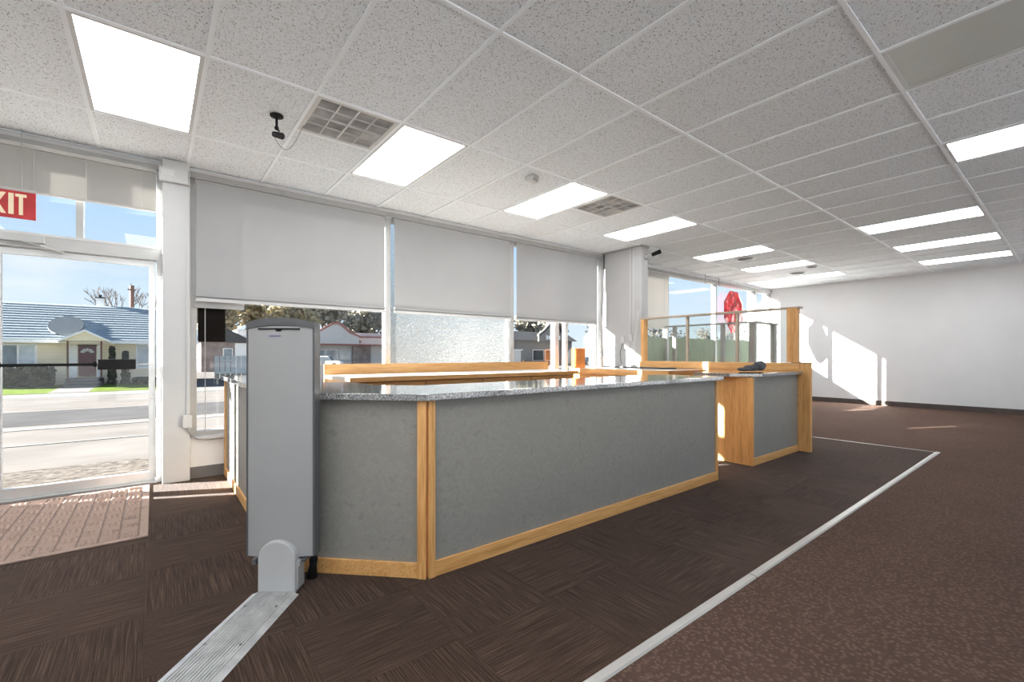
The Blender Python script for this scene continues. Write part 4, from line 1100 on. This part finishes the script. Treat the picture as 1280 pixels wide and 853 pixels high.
MB().box(34.8,38.1,45.8,49.2,1.72,1.85).build('roof', M['trimw'], t)

# fence by the road
t = thing('picket_fence', (6,38,-0.8), 'white board fence with grey panels across the road', 'fence')
me_w = MB().box(0,0.30,0,0.04,0,1.75).mesh('board'); me_w.materials.append(M['fencew'])
me_g = MB().box(0,0.40,0,0.04,0,1.8).mesh('board'); me_g.materials.append(M['fenceg'])
for k in range(9): inst('board', me_w, (-2.4+0.34*k, 2.6-0.1*k, 0.12), t)
for k in range(6): inst('board', me_g, (0.75+0.42*k, 1.7-0.25*k, 0.0), t)
for k in range(5): inst('board', me_w, (3.3+0.34*k, 0.4, 0.0), t)
MB().box(-2.4,0.7,1.75,2.68,0.5,0.6).build('rail', M['fencew'], t, local=True)

# cars
def car(x, y, z, paint, label, rz=0, suv=True):
    t = thing('parked_car', (x,y,z), label, 'car', rz=rz)
    hgt = 1.78 if suv else 1.45
    pr = [(-2.3,0.35),(2.3,0.35),(2.35,0.85),(2.2,1.02),(1.05,1.12),(0.55,hgt-0.05),(-1.9,hgt),(-2.3,1.15),(-2.38,0.8)]
    MB().ext(pr, 'y', -0.9, 0.9).build('body', paint, t, local=True, bevel=0.06)
    MB().ext([(0.92,1.14),(0.50,hgt-0.13),(-0.35,hgt-0.1),(-0.35,1.14)], 'y', -0.915, 0.915).build('side_window', M['winglass'], t, local=True)
    MB().ext([(-0.45,1.14),(-0.45,hgt-0.1),(-1.8,hgt-0.1),(-2.1,1.14)], 'y', -0.915, 0.915).build('side_window', M['winglass'], t, local=True)
    MB().add([(1.1,-0.78,1.13),(1.1,0.78,1.13),(0.62,0.7,hgt-0.08),(0.62,-0.7,hgt-0.08)], [(0,1,2,3)]).build('windscreen', M['winglass'], t, local=True)
    for wx in (-1.45,1.45):
        for wy in (-0.92,0.72): MB().lathe([(0.36,0),(0.36,0.2)], c=(wx,wy,0.36), n=16, axis='y').build('wheel', M['tyre'], t, local=True)
car(20.0,70,-0.8,M['carwhite'],'white parked car in front of the gabled shop building', rz=-0.5)
car(11.5,60,-0.8,M['cargrey'],'grey-green parked car behind the white fence', rz=-0.9, suv=False)
car(70,62,-0.8,M['cargrey'],'dark parked car past the gabled shop', rz=0.3, suv=False)

# trees behind the buildings
def leafy(x, y, hgt, mat, label, seed, nl=900): bare_tree('leafy_tree', x, y, -0.8, hgt, 0.85, M['bark'], label, seed, leaf=mat, nleaf=nl, depth=3)
k = 0
for (x, y, hgt, mt_) in ((9,100,14,'leafolive'),(19,118,19,'leafolive'),(22,100,14,'leafolive'),(33,118,19,'leafgrey'),(35,100,14,'leafgrey'),(46,116,18,'leafgrey'),(48,98,14,'leafgrey'),(60,112,18,'leafgrey'),(61,94,14,'leafgrey'),(73,104,17,'leafgrey'),(74,88,13,'leafgrey'),(86,92,13,'leafgrey')):
    bare_tree('leafy_tree', x, y, -0.8, hgt, 0.85, M['bark'], ('olive-brown leafy tree in the row behind the shop building' if mt_ == 'leafolive' else 'pale grey-green tree in the row behind the far shops'), 20+k, leaf=M[mt_], nleaf=2200, depth=3, group='olive trees behind the shops' if mt_ == 'leafolive' else 'grey trees behind the shops'); k += 1
for (x, y, hgt, sd) in ((84,72,9.5,41),(92,70,8,42),(97,66,9,43),(104,64,8.2,44),(110,60,8.6,45),(118,58,8,46),(126,55,9,47),(90,62,7,48),(112,52,7,49)):
    bare_tree('bare_tree', x, y, -0.8, hgt, 0.85, M['bark'], 'bare twiggy tree on the skyline beyond the filmed windows', sd, depth=4, group='bare skyline trees', leaf=M['leafsky'], nleaf=250)
bare_tree('pale_tree', 33.5, 27, -0.8, 4.6, 0.8, M['bark'], 'small yellowish tree outside the window beside the pier', 60, leaf=M['awning'], nleaf=260, depth=3)
